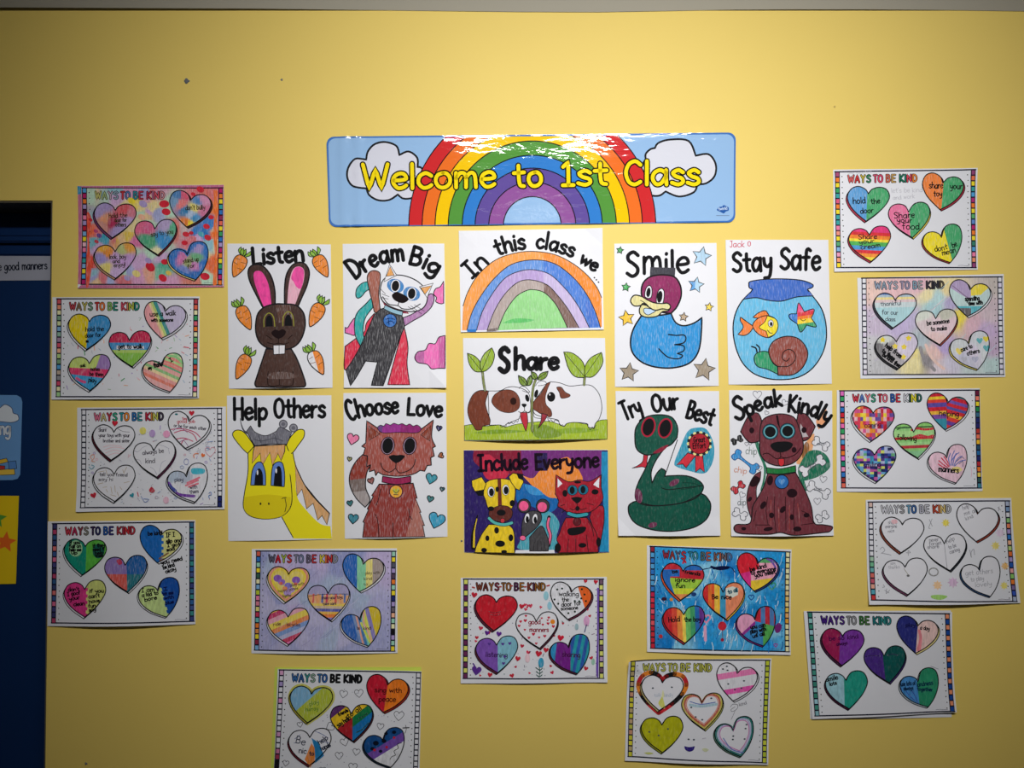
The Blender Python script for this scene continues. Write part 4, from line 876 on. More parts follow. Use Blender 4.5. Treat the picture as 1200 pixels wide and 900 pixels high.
Dg.shape("75 800 150 790 165 700 195 645 230 580 252 508* 330 515 410 503* 432 545 470 620 500 700 515 790 565 800 620 812 605 838 560 845 400 858 320 842 250 852 100 850 62 830", mr, 6, 'mark')
Dg.lines(["250 640 240 720 250 800", "290 640 285 730 295 840", "400 650 395 740 400 850", "350 640 350 830", "440 720 480 740 510 790", "185 720 170 780", "440 800 520 790", "180 800 260 800"], 4, C(50, 20, 26))
Dg.lines(["268 660 265 800", "310 700 312 830", "372 690 370 830", "420 680 430 790"], 6, C(150, 60, 60), mat='cray')
for p in ("100 272* 125 215 152 170* 200 168 222 230 208 325* 150 332", "412 240* 428 163* 472 172 500 205 525 242* 488 310 440 318"): Dg.sub('ear').shape(p, mr, 6, 'mark')
Dg.fill("440 225* 485 300* 435 305*", C(190, 180, 185), 'cray', False)
Dg.sub('head').shape("208 330 213 240 240 192 320 170 400 188 432 250 455 335 445 400 395 450 320 466 250 446 212 400", mr, 6, 'mark')
Dg.fill("300 178* 312 178* 325 262* 308 225*", C(30, 16, 22), 'ink', False)
for c in ((268, 272), (366, 268)): e = Dg.sub('eye', 'black eye ringed in teal'); e.shape(ell(*c, 44), C(40, 100, 120), 4, 'ink', False); e.poly(ell(*c, 37), 'ink', C(110, 175, 185)); e.poly(ell(*c, 31), 'ink', INK)
Dg.sub('nose').fill("268 348 300 330 368 328 396 345 372 376 322 390 285 376", INK, 'ink'); Dg.lines(["322 388 325 415 300 425 255 395 225 400", "325 415 360 420 410 400 440 365"], 5, C(40, 16, 20))
Dg.sub('tongue', 'red tongue').shape("312 425* 345 424* 345 455 328 468 314 455", C(205, 50, 58), 4, 'ink')
Dg.sub('collar', 'green collar').shape("245 475* 320 482 410 464* 411 500* 320 512 246 508*", C(32, 125, 62), 5, 'mark')
m_ = Dg.sub('medal', 'blue medal'); m_.shape(ell(330, 556, 39), C(45, 115, 190), 5, 'mark', False); m_.poly(heart_pts(330, 556, 18), 'cray', C(80, 150, 215))
Dg.up()
for x, y, a, b, r in ((264, 548, 17, 28, 10), (388, 620, 30, 25, 0), (224, 688, 14, 24, 30), (334, 712, 14, 22, 40), (150, 655, 10, 16, 40), (250, 822, 26, 11, -10), (415, 822, 24, 14, 0), (163, 264, 14, 17, 0), (460, 262, 15, 17, 0), (402, 375, 14, 16, 0), (115, 822, 13, 10, 0), (270, 745, 14, 16, 0), (385, 755, 13, 16, 0), (470, 745, 18, 13, 0)): Dg.poly(ell(x, y, a, b, r), 'ink', C(38, 18, 26), lift=False)
t = S.part('title_lettering'); t.text("S", "70 205 128 195", 130, 20); t.text("peak", "142 182* 240 138 335 122", 88, 19, caps={3: 1.05}); t.text("Kindly", "368 155* 450 166 520 186 590 228", 92, 19)
# ================================================================== kindness worksheets
WG = 'kindness heart worksheets'
HEARTS = ["333 242* 310 205 255 183 200 205 173 262 190 325 240 390 312 452* 400 390 468 322 494 262 470 208 415 192 360 208",
 "905 165* 885 115 830 87 775 105 748 165 765 235 810 300 878 368* 960 325 1030 265 1062 200 1045 145 1000 120 945 128",
 "637 385* 612 338 558 322 505 342 483 395 500 450 560 515 662 582* 735 510 785 440 800 380 780 328 730 310 675 328",
 "335 560* 310 525 262 508 205 528 177 585 195 645 250 705 342 764* 410 705 465 640 496 570 475 508 425 490 370 507",
 "885 582* 865 552 815 537 765 555 742 610 765 670 840 730 950 772* 1000 710 1035 630 1043 560 1025 500 975 478 915 500"]
HOFF = [(-11, 13), (12, 11), (7, 12), (-9, 13), (-10, 9)]
TITLE = [('W', 178, 228), ('A', 231, 270), ('Y', 275, 314), ('S', 320, 355), ('T', 372, 405), ('O', 407, 447), ('B', 468, 503), ('E', 510, 545), ('K', 570, 608), ('I', 612, 624), ('N', 627, 668), ('D', 672, 708)]
GL['I2'] = None
def mix(a, b, t): return tuple(a[i]+(b[i]-a[i])*t for i in range(3))
def seeds(lst, rng, step=24, jit=0.12, box=None, pw=3):
    "soft patches of colour between the given seed spots"
    x0, y0, x1, y1 = box
    cuts = []; x = x0+step
    while x < x1: cuts.append(((x, y0), (x, y1))); x += step
    y = y0+step
    while y < y1: cuts.append(((x0, y), (x1, y))); y += step
    def fn(x, y):
        W = 0; r = g = b = 0
        for sx_, sy_, c in lst:
            w = 1/(((x-sx_)**2+(y-sy_)**2)/2500+0.02)**pw; W += w; r += c[0]*w; g += c[1]*w; b += c[2]*w
        k = 1+rng.uniform(-jit, jit)
        return (r/W*k, g/W*k, b/W*k)
    return fn, cuts
def checks(pal, rng, dx, dy, box):
    x0, y0, x1, y1 = box; cuts = []; n = int((x1-x0)/dx)+1; m = int((y1-y0)/dy)+1
    for i in range(n): cuts.append(((x0+i*dx, y0), (x0+i*dx+rng.uniform(-6, 6), y1)))
    for j in range(m): cuts.append(((x0, y0+j*dy), (x1, y0+j*dy+rng.uniform(-6, 6))))
    tab = {}
    return (lambda x, y: tab.setdefault((int((x-x0)//dx), int((y-y0)//dy)), rng.choice(pal))), cuts
class Worksheet:
    def __init__(self, label, crop, paper, frame, title, left, right, off=0, bow=(0.004, 0.001), curl=(0, 0, 0, 0), gap=0.0006, bg=None, bgmat='cray', outline=None, tw=9, fc=(0.012, 0.012, 0.03), **k):
        S = self.S = Sheet('kindness_worksheet', label, 'worksheet', WG, crop, paper, bow=bow, curl=curl, gap=gap, outline=outline, grid=(9, 6), **k); ALL.append(S)
        self.frame = frame; self.rng = S.rng
        T = self.T
        if bg:
            b = S.part('coloured_background'); fn = bg; 
            b.poly([T(118, 68), T(1118, 68), T(1114, 812), T(112, 812)], bgmat, WHITE, fn[0], fn[1])
        fr = S.part('printed_frame')
        fr.lines([[T(80, 68), T(1155, 68)], [T(78, 810), T(1150, 810)]], 10, fc, False)
        fr.up()
        for x in (136, 1096):
            for i in range(17): fr.poly(ell(*T(x+(2 if i % 2 else -2), 105+i*42.5), 4.5, n=8), 'ink', INK, lift=False)
        fr.lines([[T(1010, 795), T(1040, 793), T(1070, 796), T(1100, 794)]], 3, C(110, 110, 130))
        for x0, x1, cols in ((80, 118, left), (1118, 1155, right)):
            st = S.part('border_strip'); st.poly([T(x0, 68), T(x1, 68), T(x1-4, 812), T(x0-4, 812)], 'ink', fc)
            st.up(); n = 18; h = 744/n
            for i in range(n):
                c = cols[i % len(cols)]; a = 68+i*h
                st.poly([T(x0+7-i*.2, a+5), T(x1-6-i*.2, a+5), T(x1-6-i*.2, a+h-5), T(x0+7-i*.2, a+h-5)], 'ink', c, lift=False)
        tt = S.part('title_lettering')
        for ph, wd in ((0, tw+8), (1, tw-0.6)):
            tt.up()
            for i, (ch, a, b) in enumerate(TITLE):
                g = (0.12, [".06 1 .06 .5 .06 0"]) if ch == 'I' else GL[ch]
                kx = (b-a-6)/g[0] if ch != 'I' else 60
                col = INK if ph == 0 else title[i % len(title)]
                for stt in g[1]: tt._rib([T(a+3+px*kx, 152-py*54) for px, py in path(stt, True, False, 4)], wd, col, 'ink')
        self.hearts = []
    def T(self, x, y):
        u = (x-80)/1075; v = (y-68)/742; f = self.frame
        return tuple((f[0][i]*(1-u)+f[1][i]*u)*(1-v)+(f[3][i]*(1-u)+f[2][i]*u)*v for i in (0, 1))
    def hp(self, i): return [self.T(*p) for p in path(HEARTS[i], True, True, 4)]
    def box(self, i):
        p = self.hp(i); return (min(q[0] for q in p)-5, min(q[1] for q in p)-5, max(q[0] for q in p)+5, max(q[1] for q in p)+5)
    def heart(self, i, spec=None, side=WHITE, mat='cray', w=6, label=None):
        h = self.S.part('heart', label); p = self.hp(i); dx, dy = HOFF[i]
        sd = h.sub('heart_edge'); q = [(x+dx, y+dy) for x, y in p]
        sd.poly(q, 'mark', side); sd.up(); sd._rib(q, w, INK, 'ink', True)
        # join the two outlines at the tip and the outer lobe
        k = min(range(len(p)), key=lambda a: -p[a][1]); e = min(range(len(p)), key=lambda a: -(p[a][0]*(1 if dx > 0 else -1)))
        sd.up(); sd._rib([p[k], q[k]], w, INK, 'ink')
        if spec is None: h.poly(p, 'ink', WHITE)
        elif callable(spec[0]): h.poly(p, mat, WHITE, spec[0], spec[1])
        else: h.poly(p, mat, spec)
        self.hearts.append(h); h.outline = (p, w); h.i = i
        return h
    def ring(self, h, inset, w, col, mat='cray'):
        p, _ = h.outline; cx_ = sum(q[0] for q in p)/len(p); cy_ = sum(q[1] for q in p)/len(p)
        h.up(); h._rib([(cx_+(x-cx_)*inset, cy_+(y-cy_)*inset) for x, y in p], w, col, mat, True)
    def scrib(self, h, lines, w, col, mat='cray'):
        "hand strokes kept inside the heart"
        p, _ = h.outline
        for s in lines:
            run = []
            h.up()
            for q in path(s, True, False, 8)+[(-999, -999)]:
                if inside(q[0], q[1], p): run.append(q)
                else:
                    if len(run) > 1: h._rib(run, w, col, mat)
                    run = []
    def write(self, h, rows, w=5, col=INK, name='handwriting'):
        t = h.sub(name) if isinstance(h, Art) else self.S.part(name)
        for r in rows:
            t.text(r[0], "%g %g %g %g" % r[1], r[2], (r[4] if len(r) > 4 else w)*1.18, r[3] if len(r) > 3 else col, jit=0.12)
        return t
    def close(self):
        for h in self.hearts:
            p, w = h.outline; h.up(); h._rib(p, w+1.5, INK, 'ink', True)
    def confetti(self, n, pal, kinds='lod', size=12, name='doodles', avoid=True):
        d = self.S.part(name); hp = [self.hp(i) for i in range(5)]
        k = 0
        while k < n:
            x = self.rng.uniform(160, 1080); y = self.rng.uniform(170, 790)
            p = self.T(x, y)
            if y < 200 and x < 720: continue
            if avoid and any(inside(p[0]+a, p[1]+b, q) for q in hp for a, b in ((0, 0), (22, 0), (-22, 0), (0, 22), (0, -22))): continue
            c = self.rng.choice(pal); s = self.rng.uniform(.6, 1.3)*size; a = self.rng.uniform(0, 6.28); t = self.rng.choice(kinds); k += 1
            if t == 'l': d.line([(p[0]-s*math.cos(a), p[1]-s*math.sin(a)), (p[0]+s*math.cos(a), p[1]+s*math.sin(a))], s*.45, c, False, mat='cray')
            elif t == 'o': d.line(ell(*p, s, s*.8), 3.5, c, False, True)
            elif t == 'd': d.poly(ell(*p, s*.35, n=8), 'ink', c)
            elif t == 'h': d.poly(heart_pts(*p, s, self.rng.uniform(-30, 30)), 'mark', c)
            elif t == 'b': d.poly(ell(p[0], p[1], s*1.3, s, a*57, 12), 'cray', c)
        return d
    def doodle(self): return Multi(self.S)
red = C(205, 40, 60); orange = C(245, 130, 50); yellow = C(245, 222, 50); green = C(60, 165, 100); lime = C(175, 205, 60); teal = C(60, 165, 165); blue = C(50, 120, 200); lblue = C(130, 180, 225)
sky = C(85, 165, 220); navy = C(35, 45, 110); purple = C(110, 60, 150); lilac = C(175, 155, 210); pink = C(240, 130, 170); lpink = C(242, 190, 205); magenta = C(190, 40, 110); brown = C(115, 60, 45); maroon = C(100, 35, 60); grey = C(150, 150, 155); cream = C(240, 235, 185); peach = C(245, 185, 150); mint = C(160, 215, 190); W_ = WHITE
SC6 = 6.486
# ---- 1 all-over coloured sheet, top left
rg = random.Random(4)
pal1 = [C(222, 160, 200), C(170, 170, 222), C(150, 200, 215), C(240, 200, 150), C(225, 120, 130), C(190, 225, 200), C(215, 175, 220), C(240, 220, 160)]
sd = [(rg.uniform(110, 1110), rg.uniform(75, 800), rg.choice(pal1)) for _ in range(60)]+[(150, 120, C(195, 225, 200)), (230, 130, C(200, 222, 205)), (150, 400, C(245, 110, 70)), (130, 650, C(240, 80, 60)), (1090, 200, C(250, 130, 50)), (1090, 420, C(245, 120, 50)), (1085, 650, C(240, 110, 60)), (1000, 420, C(40, 125, 200)), (930, 400, C(50, 130, 205)), (1050, 350, C(60, 130, 205)), (430, 440, C(240, 205, 80)), (340, 465, C(240, 200, 90)), (240, 450, C(70, 170, 200)), (170, 480, C(120, 190, 205)), (480, 205, C(245, 220, 100)), (570, 280, C(235, 200, 150)), (690, 640, C(80, 180, 150)), (680, 720, C(120, 195, 165)), (580, 720, C(240, 175, 150)), (300, 760, C(180, 190, 235)), (420, 700, C(175, 180, 230)), (950, 780, C(220, 130, 110)), (640, 260, C(170, 175, 220)), (620, 120, C(200, 170, 210)), (760, 380, C(225, 120, 110)), (470, 470, C(225, 120, 170))]
pq = [(45, 55), (1155, 45), (1155, 820), (45, 830)]
out = [(45, 55), (600, 47), (1155, 45), (1153, 400), (1155, 820), (600, 830), (45, 830), (48, 700), (52, 620), (44, 560), (52, 480), (46, 380), (60, 370), (44, 330), (50, 200)]
W = Worksheet('kindness worksheet coloured edge to edge with red blotches, highest on left', (85, 210, SC6), pq, [(78, 68), (1148, 68), (1145, 805), (72, 800)], [C(205, 200, 120), C(170, 190, 130), C(200, 170, 190), C(150, 170, 190), C(210, 60, 70), C(90, 130, 190), C(60, 150, 170), C(200, 60, 90), C(190, 50, 80), C(200, 120, 160), C(220, 90, 110), C(210, 140, 150)],
  [sky, magenta, orange, lilac, maroon, pink, lilac, red, lblue, yellow, lpink, pink, blue, teal, lblue, yellow], [magenta, orange, yellow, teal, blue, C(150, 50, 90), C(240, 110, 90), yellow, green, blue, lilac, magenta, orange, yellow, green, blue], bow=(0.002, 0.001), curl=(.003, .002, .001, .002),
  bg=seeds(sd, rg, 13, .07, (60, 40, 1160, 840), 4), outline=out, fc=C(48, 18, 42))
b = W.doodle(); pinkish = C(205, 110, 150)
for pp in ([(45, 56), (1155, 46), (1153, 64), (80, 66)], [(72, 806), (1150, 812), (1154, 820), (600, 829), (46, 829)], [(1150, 66), (1155, 66), (1155, 815), (1148, 810)], [(46, 130), (76, 70), (68, 800), (47, 800)]): b.poly(pp, 'cray', pinkish)
b.poly([(46, 56), (76, 62), (74, 115), (46, 120)], 'cray', C(50, 150, 190)); b.fill("112 260 145 300 130 420 135 560 150 640 130 800 108 800 115 500", C(238, 85, 60), 'diag'); b.fill("1075 85* 1105 85* 1100 800* 1070 795 1085 600 1072 420 1080 250", C(246, 120, 50), 'diag')
for x, y, a in ((700, 190, 38), (715, 250, 34), (975, 80, 30), (1020, 360, 26), (1055, 290, 22), (1030, 445, 28), (865, 420, 26), (855, 485, 24), (705, 630, 28), (595, 668, 40), (690, 752, 34), (1010, 740, 36), (920, 115, 18), (905, 410, 18), (140, 310, 16), (820, 200, 20)): b.poly(ell(x, y, a, a*.75, x % 50), 'mark', C(215, 40, 60))
for x, y, a, c in ((540, 190, 34, lilac), (450, 165, 30, yellow), (490, 720, 34, C(240, 220, 130)), (580, 620, 28, lilac), (420, 755, 24, lilac), (180, 395, 18, magenta), (205, 430, 22, purple), (185, 475, 18, red), (530, 290, 30, peach), (980, 420, 26, C(60, 170, 190)), (735, 715, 24, C(230, 200, 90))): b.poly(ell(x, y, a, a*.7, 30), 'cray', c)
hs = [[(200, 250, lilac), (240, 200, lilac), (400, 230, C(225, 90, 100)), (450, 250, C(225, 130, 150)), (250, 310, C(235, 160, 120)), (300, 330, C(180, 50, 90)), (230, 350, C(215, 150, 140)), (350, 390, lilac), (430, 330, C(190, 160, 215))],
      [(800, 120, C(70, 130, 190)), (860, 120, C(225, 90, 120)), (830, 190, C(240, 130, 130)), (780, 170, C(120, 160, 200)), (860, 240, C(50, 130, 185)), (950, 170, C(90, 140, 200)), (1000, 150, C(220, 150, 190)), (930, 215, C(230, 215, 120)), (900, 270, C(180, 200, 230)), (930, 300, C(70, 150, 205)), (870, 330, C(240, 130, 50)), (900, 340, yellow), (1000, 240, C(215, 120, 160))],
      [(520, 360, C(235, 110, 150)), (570, 380, C(225, 100, 150)), (720, 350, C(190, 170, 215)), (770, 370, C(90, 180, 140)), (560, 460, C(80, 170, 130)), (600, 480, C(90, 175, 130)), (680, 460, C(60, 150, 215)), (700, 500, C(60, 145, 210)), (650, 560, cream)],
      [(240, 520, C(245, 180, 60)), (270, 560, C(240, 150, 60)), (230, 600, C(165, 150, 215)), (380, 530, C(190, 200, 130)), (420, 510, C(235, 165, 70)), (330, 600, C(205, 165, 220)), (420, 620, C(205, 160, 220)), (260, 680, C(238, 220, 120)), (330, 700, C(210, 180, 225))],
      [(770, 580, blue), (750, 620, C(60, 120, 200)), (920, 500, C(60, 120, 200)), (1020, 540, C(60, 130, 205)), (960, 530, lilac), (830, 610, C(215, 120, 180)), (880, 640, C(160, 170, 110)), (950, 600, C(110, 180, 130)), (930, 660, C(205, 130, 190)), (850, 690, C(120, 140, 210)), (930, 730, C(50, 110, 190)), (1000, 650, C(60, 120, 200))]]
tx = [[("hold the", (280, 295, 420, 290), 34), ("door for", (325, 328, 415, 322), 28), ("others", (330, 362, 410, 360), 30)], [("don't bully", (862, 235, 1010, 230), 34)], [("say to you", (600, 440, 770, 412), 34)], [("look, boy", (285, 608, 410, 605), 34), ("and", (310, 640, 365, 635), 26), ("enjoy!", (320, 672, 408, 660), 30)], [("stand up", (845, 640, 965, 622), 32), ("for", (880, 680, 935, 668), 30)]]
for i in range(5):
    h = W.heart(i, seeds(hs[i], rg, 18, .08, W.box(i), 3), [C(120, 60, 110), C(60, 20, 30), C(110, 20, 40), C(190, 150, 120), C(240, 220, 150)][i])
    if i == 4: W.ring(h, .93, 24, C(45, 115, 195))
    W.write(h, tx[i], 4.5, C(60, 55, 30))
W.close()
# ---- 2 confetti sheet by the door
W = Worksheet('confetti-dotted kindness worksheet with yellow and blue heart, beside the door', (55, 340, SC6), [(48, 55), (1165, 50), (1160, 822), (40, 832)], [(80, 68), (1155, 68), (1150, 812), (78, 810)],
  [C(185, 70, 80), C(150, 120, 90), C(200, 190, 90), C(110, 150, 120), C(205, 60, 60), C(235, 125, 60), C(140, 190, 100), C(40, 140, 120), C(205, 80, 100), C(210, 130, 100), C(180, 190, 80), C(40, 140, 120)],
  [C(215, 90, 100), C(240, 150, 120), cream, C(130, 170, 140), C(215, 225, 170), lblue, C(150, 190, 170), C(170, 140, 170), C(220, 90, 110), peach, C(190, 220, 140), C(130, 170, 130), sky, C(200, 180, 160), grey, C(215, 80, 110), cream, C(170, 215, 150)], [C(190, 70, 80), C(235, 110, 80), cream, green, C(225, 100, 120), orange, cream, C(110, 190, 110), C(215, 70, 80), C(235, 130, 110), cream, teal, C(220, 80, 60), C(230, 100, 80), cream, teal, pink, cream], bow=(0.004, 0.001), gap=0.0022)
W.confetti(46, [lpink, C(225, 120, 130), C(200, 205, 215), lilac, peach, C(160, 190, 215), C(170, 200, 170)], 'lld', 13)
W.confetti(9, [red, C(220, 90, 110), green, C(210, 60, 100)], 'l', 14)
h = W.heart(0, halves((333, 100), (305, 480), C(238, 212, 20), C(60, 150, 212))); W.write(h, [("hold the", (300, 315, 440, 312), 34), ("door for", (300, 362, 420, 355), 30), ("me", (305, 400, 325, 398), 24)])
h = W.heart(1, bands((800, 230), (1, -.42), [30, 48, 66, 92], [C(240, 165, 170), C(246, 215, 160), C(190, 220, 120), C(60, 150, 150), C(205, 195, 225)])); W.write(h, [("use a walk", (790, 200, 985, 192), 36), ("with someone", (800, 243, 965, 240), 26)], 5.5)
h = W.heart(2, bands((0, 0), (0.0, 1), [400, 455, 478], [C(208, 40, 85), C(70, 150, 210), C(185, 215, 110), C(140, 200, 75)])); h.poly([(540, 422), (745, 425), (748, 448), (540, 450)], 'ink', WHITE); W.write(h, [("get to walk", (550, 446, 735, 444), 32)], 6)
f = lambda x, y: (C(205, 225, 120) if x+y*.35 < 590 else C(165, 130, 195)) if y < 590+.0*x+(x-200)*.05 else (C(225, 60, 110) if y < 640+(x-200)*.12 else C(60, 165, 220))
h = W.heart(3, (f, [((590-.35*300, 300), (590-.35*900, 900)), ((100, 585), (600, 610)), ((100, 628), (600, 688))])); W.scrib(h, ["235 670 270 690 300 700"], 20, C(225, 80, 140)); W.write(h, [("ask", (262, 585, 302, 583), 24), ("mates", (340, 612, 410, 614), 28), ("be them", (335, 650, 440, 655), 28), ("play", (325, 695, 385, 705), 34)])
h = W.heart(4, bands((740, 610), (-.45, 1), [-205, -182, -160, -138, -112, -92, -62, -40, -18, 8, 30], [C(150, 215, 150), C(240, 225, 190), C(240, 150, 140), C(190, 225, 150), C(240, 170, 160), C(90, 180, 130), C(240, 175, 170), C(150, 200, 130), C(246, 220, 170), C(240, 165, 160), C(235, 130, 110), C(242, 180, 180)])); W.scrib(h, ["900 540 960 560 1040 600", "895 560 960 585 1030 620"], 14, C(240, 140, 130)); W.scrib(h, ["930 500 990 510 1040 560"], 20, C(150, 215, 140)); W.write(h, [("say", (780, 605, 805, 600), 24), ("thanks", (825, 592, 890, 572), 36), ("I", (950, 550, 965, 538), 30)], 6)
W.close()
# ---- 3 mostly uncoloured sheet with small doodles
W = Worksheet('kindness worksheet with uncoloured hearts and tiny doodles, third down at left', (85, 470, SC6), [(38, 50), (1168, 42), (1160, 820), (35, 840)], [(70, 65), (1137, 55), (1145, 803), (70, 808)],
  [C(225, 120, 150), C(205, 190, 130), C(200, 60, 80), C(50, 165, 130), C(40, 150, 160), C(240, 140, 40), C(40, 110, 180), C(60, 150, 160), C(190, 40, 70), C(200, 130, 60), C(205, 205, 100), C(70, 60, 80)], [W_], [W_]*16+[navy]*2, bow=(0.004, 0.001), curl=(0, 0, .002, .004))
W.confetti(90, [grey, C(90, 90, 110), C(200, 100, 110), C(140, 160, 190)], 'd', 8); W.confetti(26, [lilac, C(150, 170, 210), C(190, 190, 205), lpink], 'ol', 11)
d = W.doodle()
for x, y, r, c, ro in ((327, 170, 22, red, 5), (910, 92, 20, red, 0), (168, 716, 22, red, -20), (462, 715, 17, C(40, 150, 170), -30), (995, 412, 15, C(240, 120, 60), 20)): d.poly(heart_pts(x, y, r, ro), 'mark', c)
d.poly(ell(720, 250, 27), 'cray', C(240, 165, 205)); d.poly(ell(540, 225, 25, 28), 'cray', C(235, 225, 110)); d.poly(ell(612, 245, 24, 28), 'cray', C(190, 160, 215)); d.line("930 430 925 410 940 398 960 400", 6, C(240, 140, 90)); d.line(heart_pts(1050, 385, 38), 4, C(225, 160, 175), False, True); d.line(ell(870, 460, 17, 22), 4, C(140, 150, 200), False, True); d.line("150 440 140 420 165 405 170 430 150 455 175 460", 4, C(235, 150, 110)); d.line("130 500 150 515 170 495 150 485", 5, C(100, 170, 190)); d.fill("590 675 610 650 635 680 610 695", C(200, 40, 60), 'cray'); d.line("510 720 505 700 502 690", 6, red); d.line("530 720 560 765 590 745 550 740", 4, C(110, 140, 200)); d.poly(ell(720, 750, 22, 26), 'cray', C(235, 190, 210)); d.line("1040 700 1055 690 1060 710 1040 718 1048 740", 4, C(60, 120, 190)); d.line("1030 310 1070 305", 4, C(120, 150, 200))
h = W.heart(0, None, C(90, 30, 45)); W.write(h, [("Share", (205, 232, 262, 230), 26), ("your toys with your", (205, 272, 440, 272), 26), ("brother and sister", (238, 312, 440, 312), 24)], 3.8, C(60, 55, 70)); W.scrib(h, ["240 350 300 335 380 345", "250 370 320 350 400 360", "255 395 320 372 390 385", "270 415 330 395 370 400"], 4, C(240, 190, 200)); W.scrib(h, ["200 190 240 205 270 205", "350 210 390 230 440 235"], 3, C(90, 90, 110))
h = W.heart(1, None); W.write(h, [("Say", (840, 145, 875, 140), 20, C(200, 70, 90)), ("good job", (800, 165, 935, 165), 24, C(200, 70, 90)), ("or be for each other", (775, 195, 1020, 222), 24)], 3.8, C(60, 55, 70)); W.scrib(h, ["755 215 840 210 930 235 975 275", "780 240 850 222 920 250 950 300", "790 290 850 280 920 305", "830 330 850 295 880 290"], 7, C(200, 60, 110)); W.scrib(h, ["770 225 820 200 880 240", "805 320 850 300 885 345"], 4, C(140, 90, 150)); h.poly(ell(795, 100, 12, 7), 'ink', C(40, 120, 130))
h = W.heart(2, None, C(95, 30, 70)); W.write(h, [("always be", (540, 408, 700, 390), 32), ("kind", (562, 470, 635, 468), 34)], 4.2, C(70, 65, 80)); W.scrib(h, ["475 375 500 385 530 365", "530 360 555 345 575 340", "660 330 700 340 740 360", "670 540 685 470 715 450", "600 500 630 520 650 560", "480 440 520 450 530 480", "735 360 745 400"], 3, C(170, 170, 190))
h = W.heart(3, None); W.write(h, [("tell you friend", (212, 568, 425, 572), 26), ("say hi", (205, 605, 315, 605), 24)], 3.8, C(60, 55, 70)); W.scrib(h, ["200 540 250 530", "260 520 270 560", "390 520 400 550", "420 500 400 540", "240 655 270 650", "265 670 275 690", "300 650 310 700", "330 640 335 690", "370 650 385 670", "400 620 440 610", "200 630 240 620", "350 690 360 720", "300 710 340 720"], 4, C(190, 170, 140))
h = W.heart(4, seeds([(780, 580, C(190, 205, 225)), (850, 580, C(185, 195, 215)), (960, 500, WHITE), (1000, 600, WHITE), (900, 660, WHITE), (800, 640, WHITE)], rg, 22, .02, W.box(4))); h.fill("915 510 1005 515 1000 550 920 552", C(70, 190, 215), 'flat'); W.scrib(h, ["740 620 780 680 830 710 930 720"], 22, C(120, 60, 170)); W.scrib(h, ["745 640 790 680"], 24, C(60, 70, 160)); W.scrib(h, ["870 640 960 600", "880 620 970 580", "890 650 960 625"], 14, C(235, 120, 140)); W.write(h, [("play", (785, 612, 850, 605), 30), ("with", (900, 668, 955, 662), 28), ("them", (900, 702, 965, 695), 28)], 4, C(60, 55, 80))
W.close()
# ---- 4 bottom left by the door
W = Worksheet('kindness worksheet with green heart and broken blue hearts, lowest beside the door', (50, 603, SC6), [(45, 50), (1165, 40), (1165, 830), (42, 845)], [(80, 68), (1155, 55), (1160, 808), (75, 820)],
  [C(205, 60, 80), C(190, 50, 90), C(150, 70, 80), C(140, 135, 125), C(60, 40, 80), C(50, 50, 100), C(40, 90, 170), C(60, 60, 130), C(170, 60, 70), C(180, 50, 80), C(205, 50, 60), C(190, 50, 70)], [C(60, 60, 110), C(190, 70, 110), C(50, 90, 140), C(60, 70, 120), C(225, 120, 120), C(60, 90, 150), C(225, 110, 150), C(70, 70, 130)], [C(60, 110, 150), C(60, 150, 150), C(50, 100, 160), C(70, 90, 150), C(60, 140, 140), C(60, 70, 130)], bow=(0.009, 0.001), gap=0.0022)
h = W.heart(0, halves((340, 150), (335, 480), C(20, 148, 125), C(95, 190, 70)), mat='mark'); h.poly(ell(258, 255, 52, 62), 'mark', C(165, 215, 165)); h.poly(ell(432, 275, 45, 55), 'mark', C(20, 100, 85)); W.write(h, [("if you", (212, 225, 292, 220), 26), ("fall on", (210, 252, 298, 248), 24), ("help me", (210, 278, 300, 274), 24), ("up", (225, 298, 270, 298), 22), ("if they", (390, 248, 480, 240), 26), ("need it", (390, 276, 478, 268), 24), ("help", (405, 302, 470, 296), 24), ("them", (410, 322, 470, 318), 20)], 6)
f = lambda x, y: C(30, 110, 195) if x < 912+(14 if int(y/22) % 2 else 0) else C(225, 225, 150)
h = W.heart(1, (f, [((912, 0), (912, 900)), ((926, 0), (926, 900))]+[((700, k*22), (1100, k*22)) for k in range(4, 18)]), mat='mark'); W.write(h, [("be kind", (808, 155, 915, 150), 28), ("IF I", (945, 168, 1010, 165), 32), ("slip and", (945, 215, 1062, 205), 28), ("I got", (955, 245, 1050, 235), 26), ("sad", (950, 278, 1010, 265), 26)], 6.5); W.scrib(h, ["895 330 930 310 960 290", "900 345 930 335"], 12, C(140, 95, 40)); W.write(W.S.part('handwriting'), [("you need", (910, 378, 1068, 342), 28), ("be kind", (925, 412, 1010, 388), 28), ("okay", (945, 445, 1022, 418), 28)], 6.5, name='words')
f, cu = halves((642, 250), (660, 640), C(150, 125, 195), C(30, 100, 175)); f2 = lambda x, y, f=f: f(x, y) if y < 448 else (C(225, 95, 85) if x < 652 else C(35, 120, 135))
h = W.heart(2, (f2, cu+[((400, 448), (900, 448))])); h.fill("570 345 600 335 615 365 590 378", C(200, 50, 90), 'cray'); 
f = lambda x, y: C(225, 60, 140) if x < 345+(12 if int(y/24) % 2 else 0) else C(215, 222, 130)
h = W.heart(3, (f, [((345, 0), (345, 900)), ((357, 0), (357, 900))]+[((100, k*24), (600, k*24)) for k in range(19, 33)]), mat='mark'); W.write(h, [("don't", (205, 580, 290, 575), 28), ("I goof", (200, 615, 300, 600), 28), ("your", (215, 650, 295, 635), 28), ("clean", (250, 690, 335, 680), 28), ("if you", (370, 590, 480, 585), 28), ("can't", (365, 630, 450, 620), 28), ("have", (370, 668, 450, 655), 26), ("fun", (365, 700, 420, 695), 26), ("say", (370, 730, 425, 722), 26)], 6)
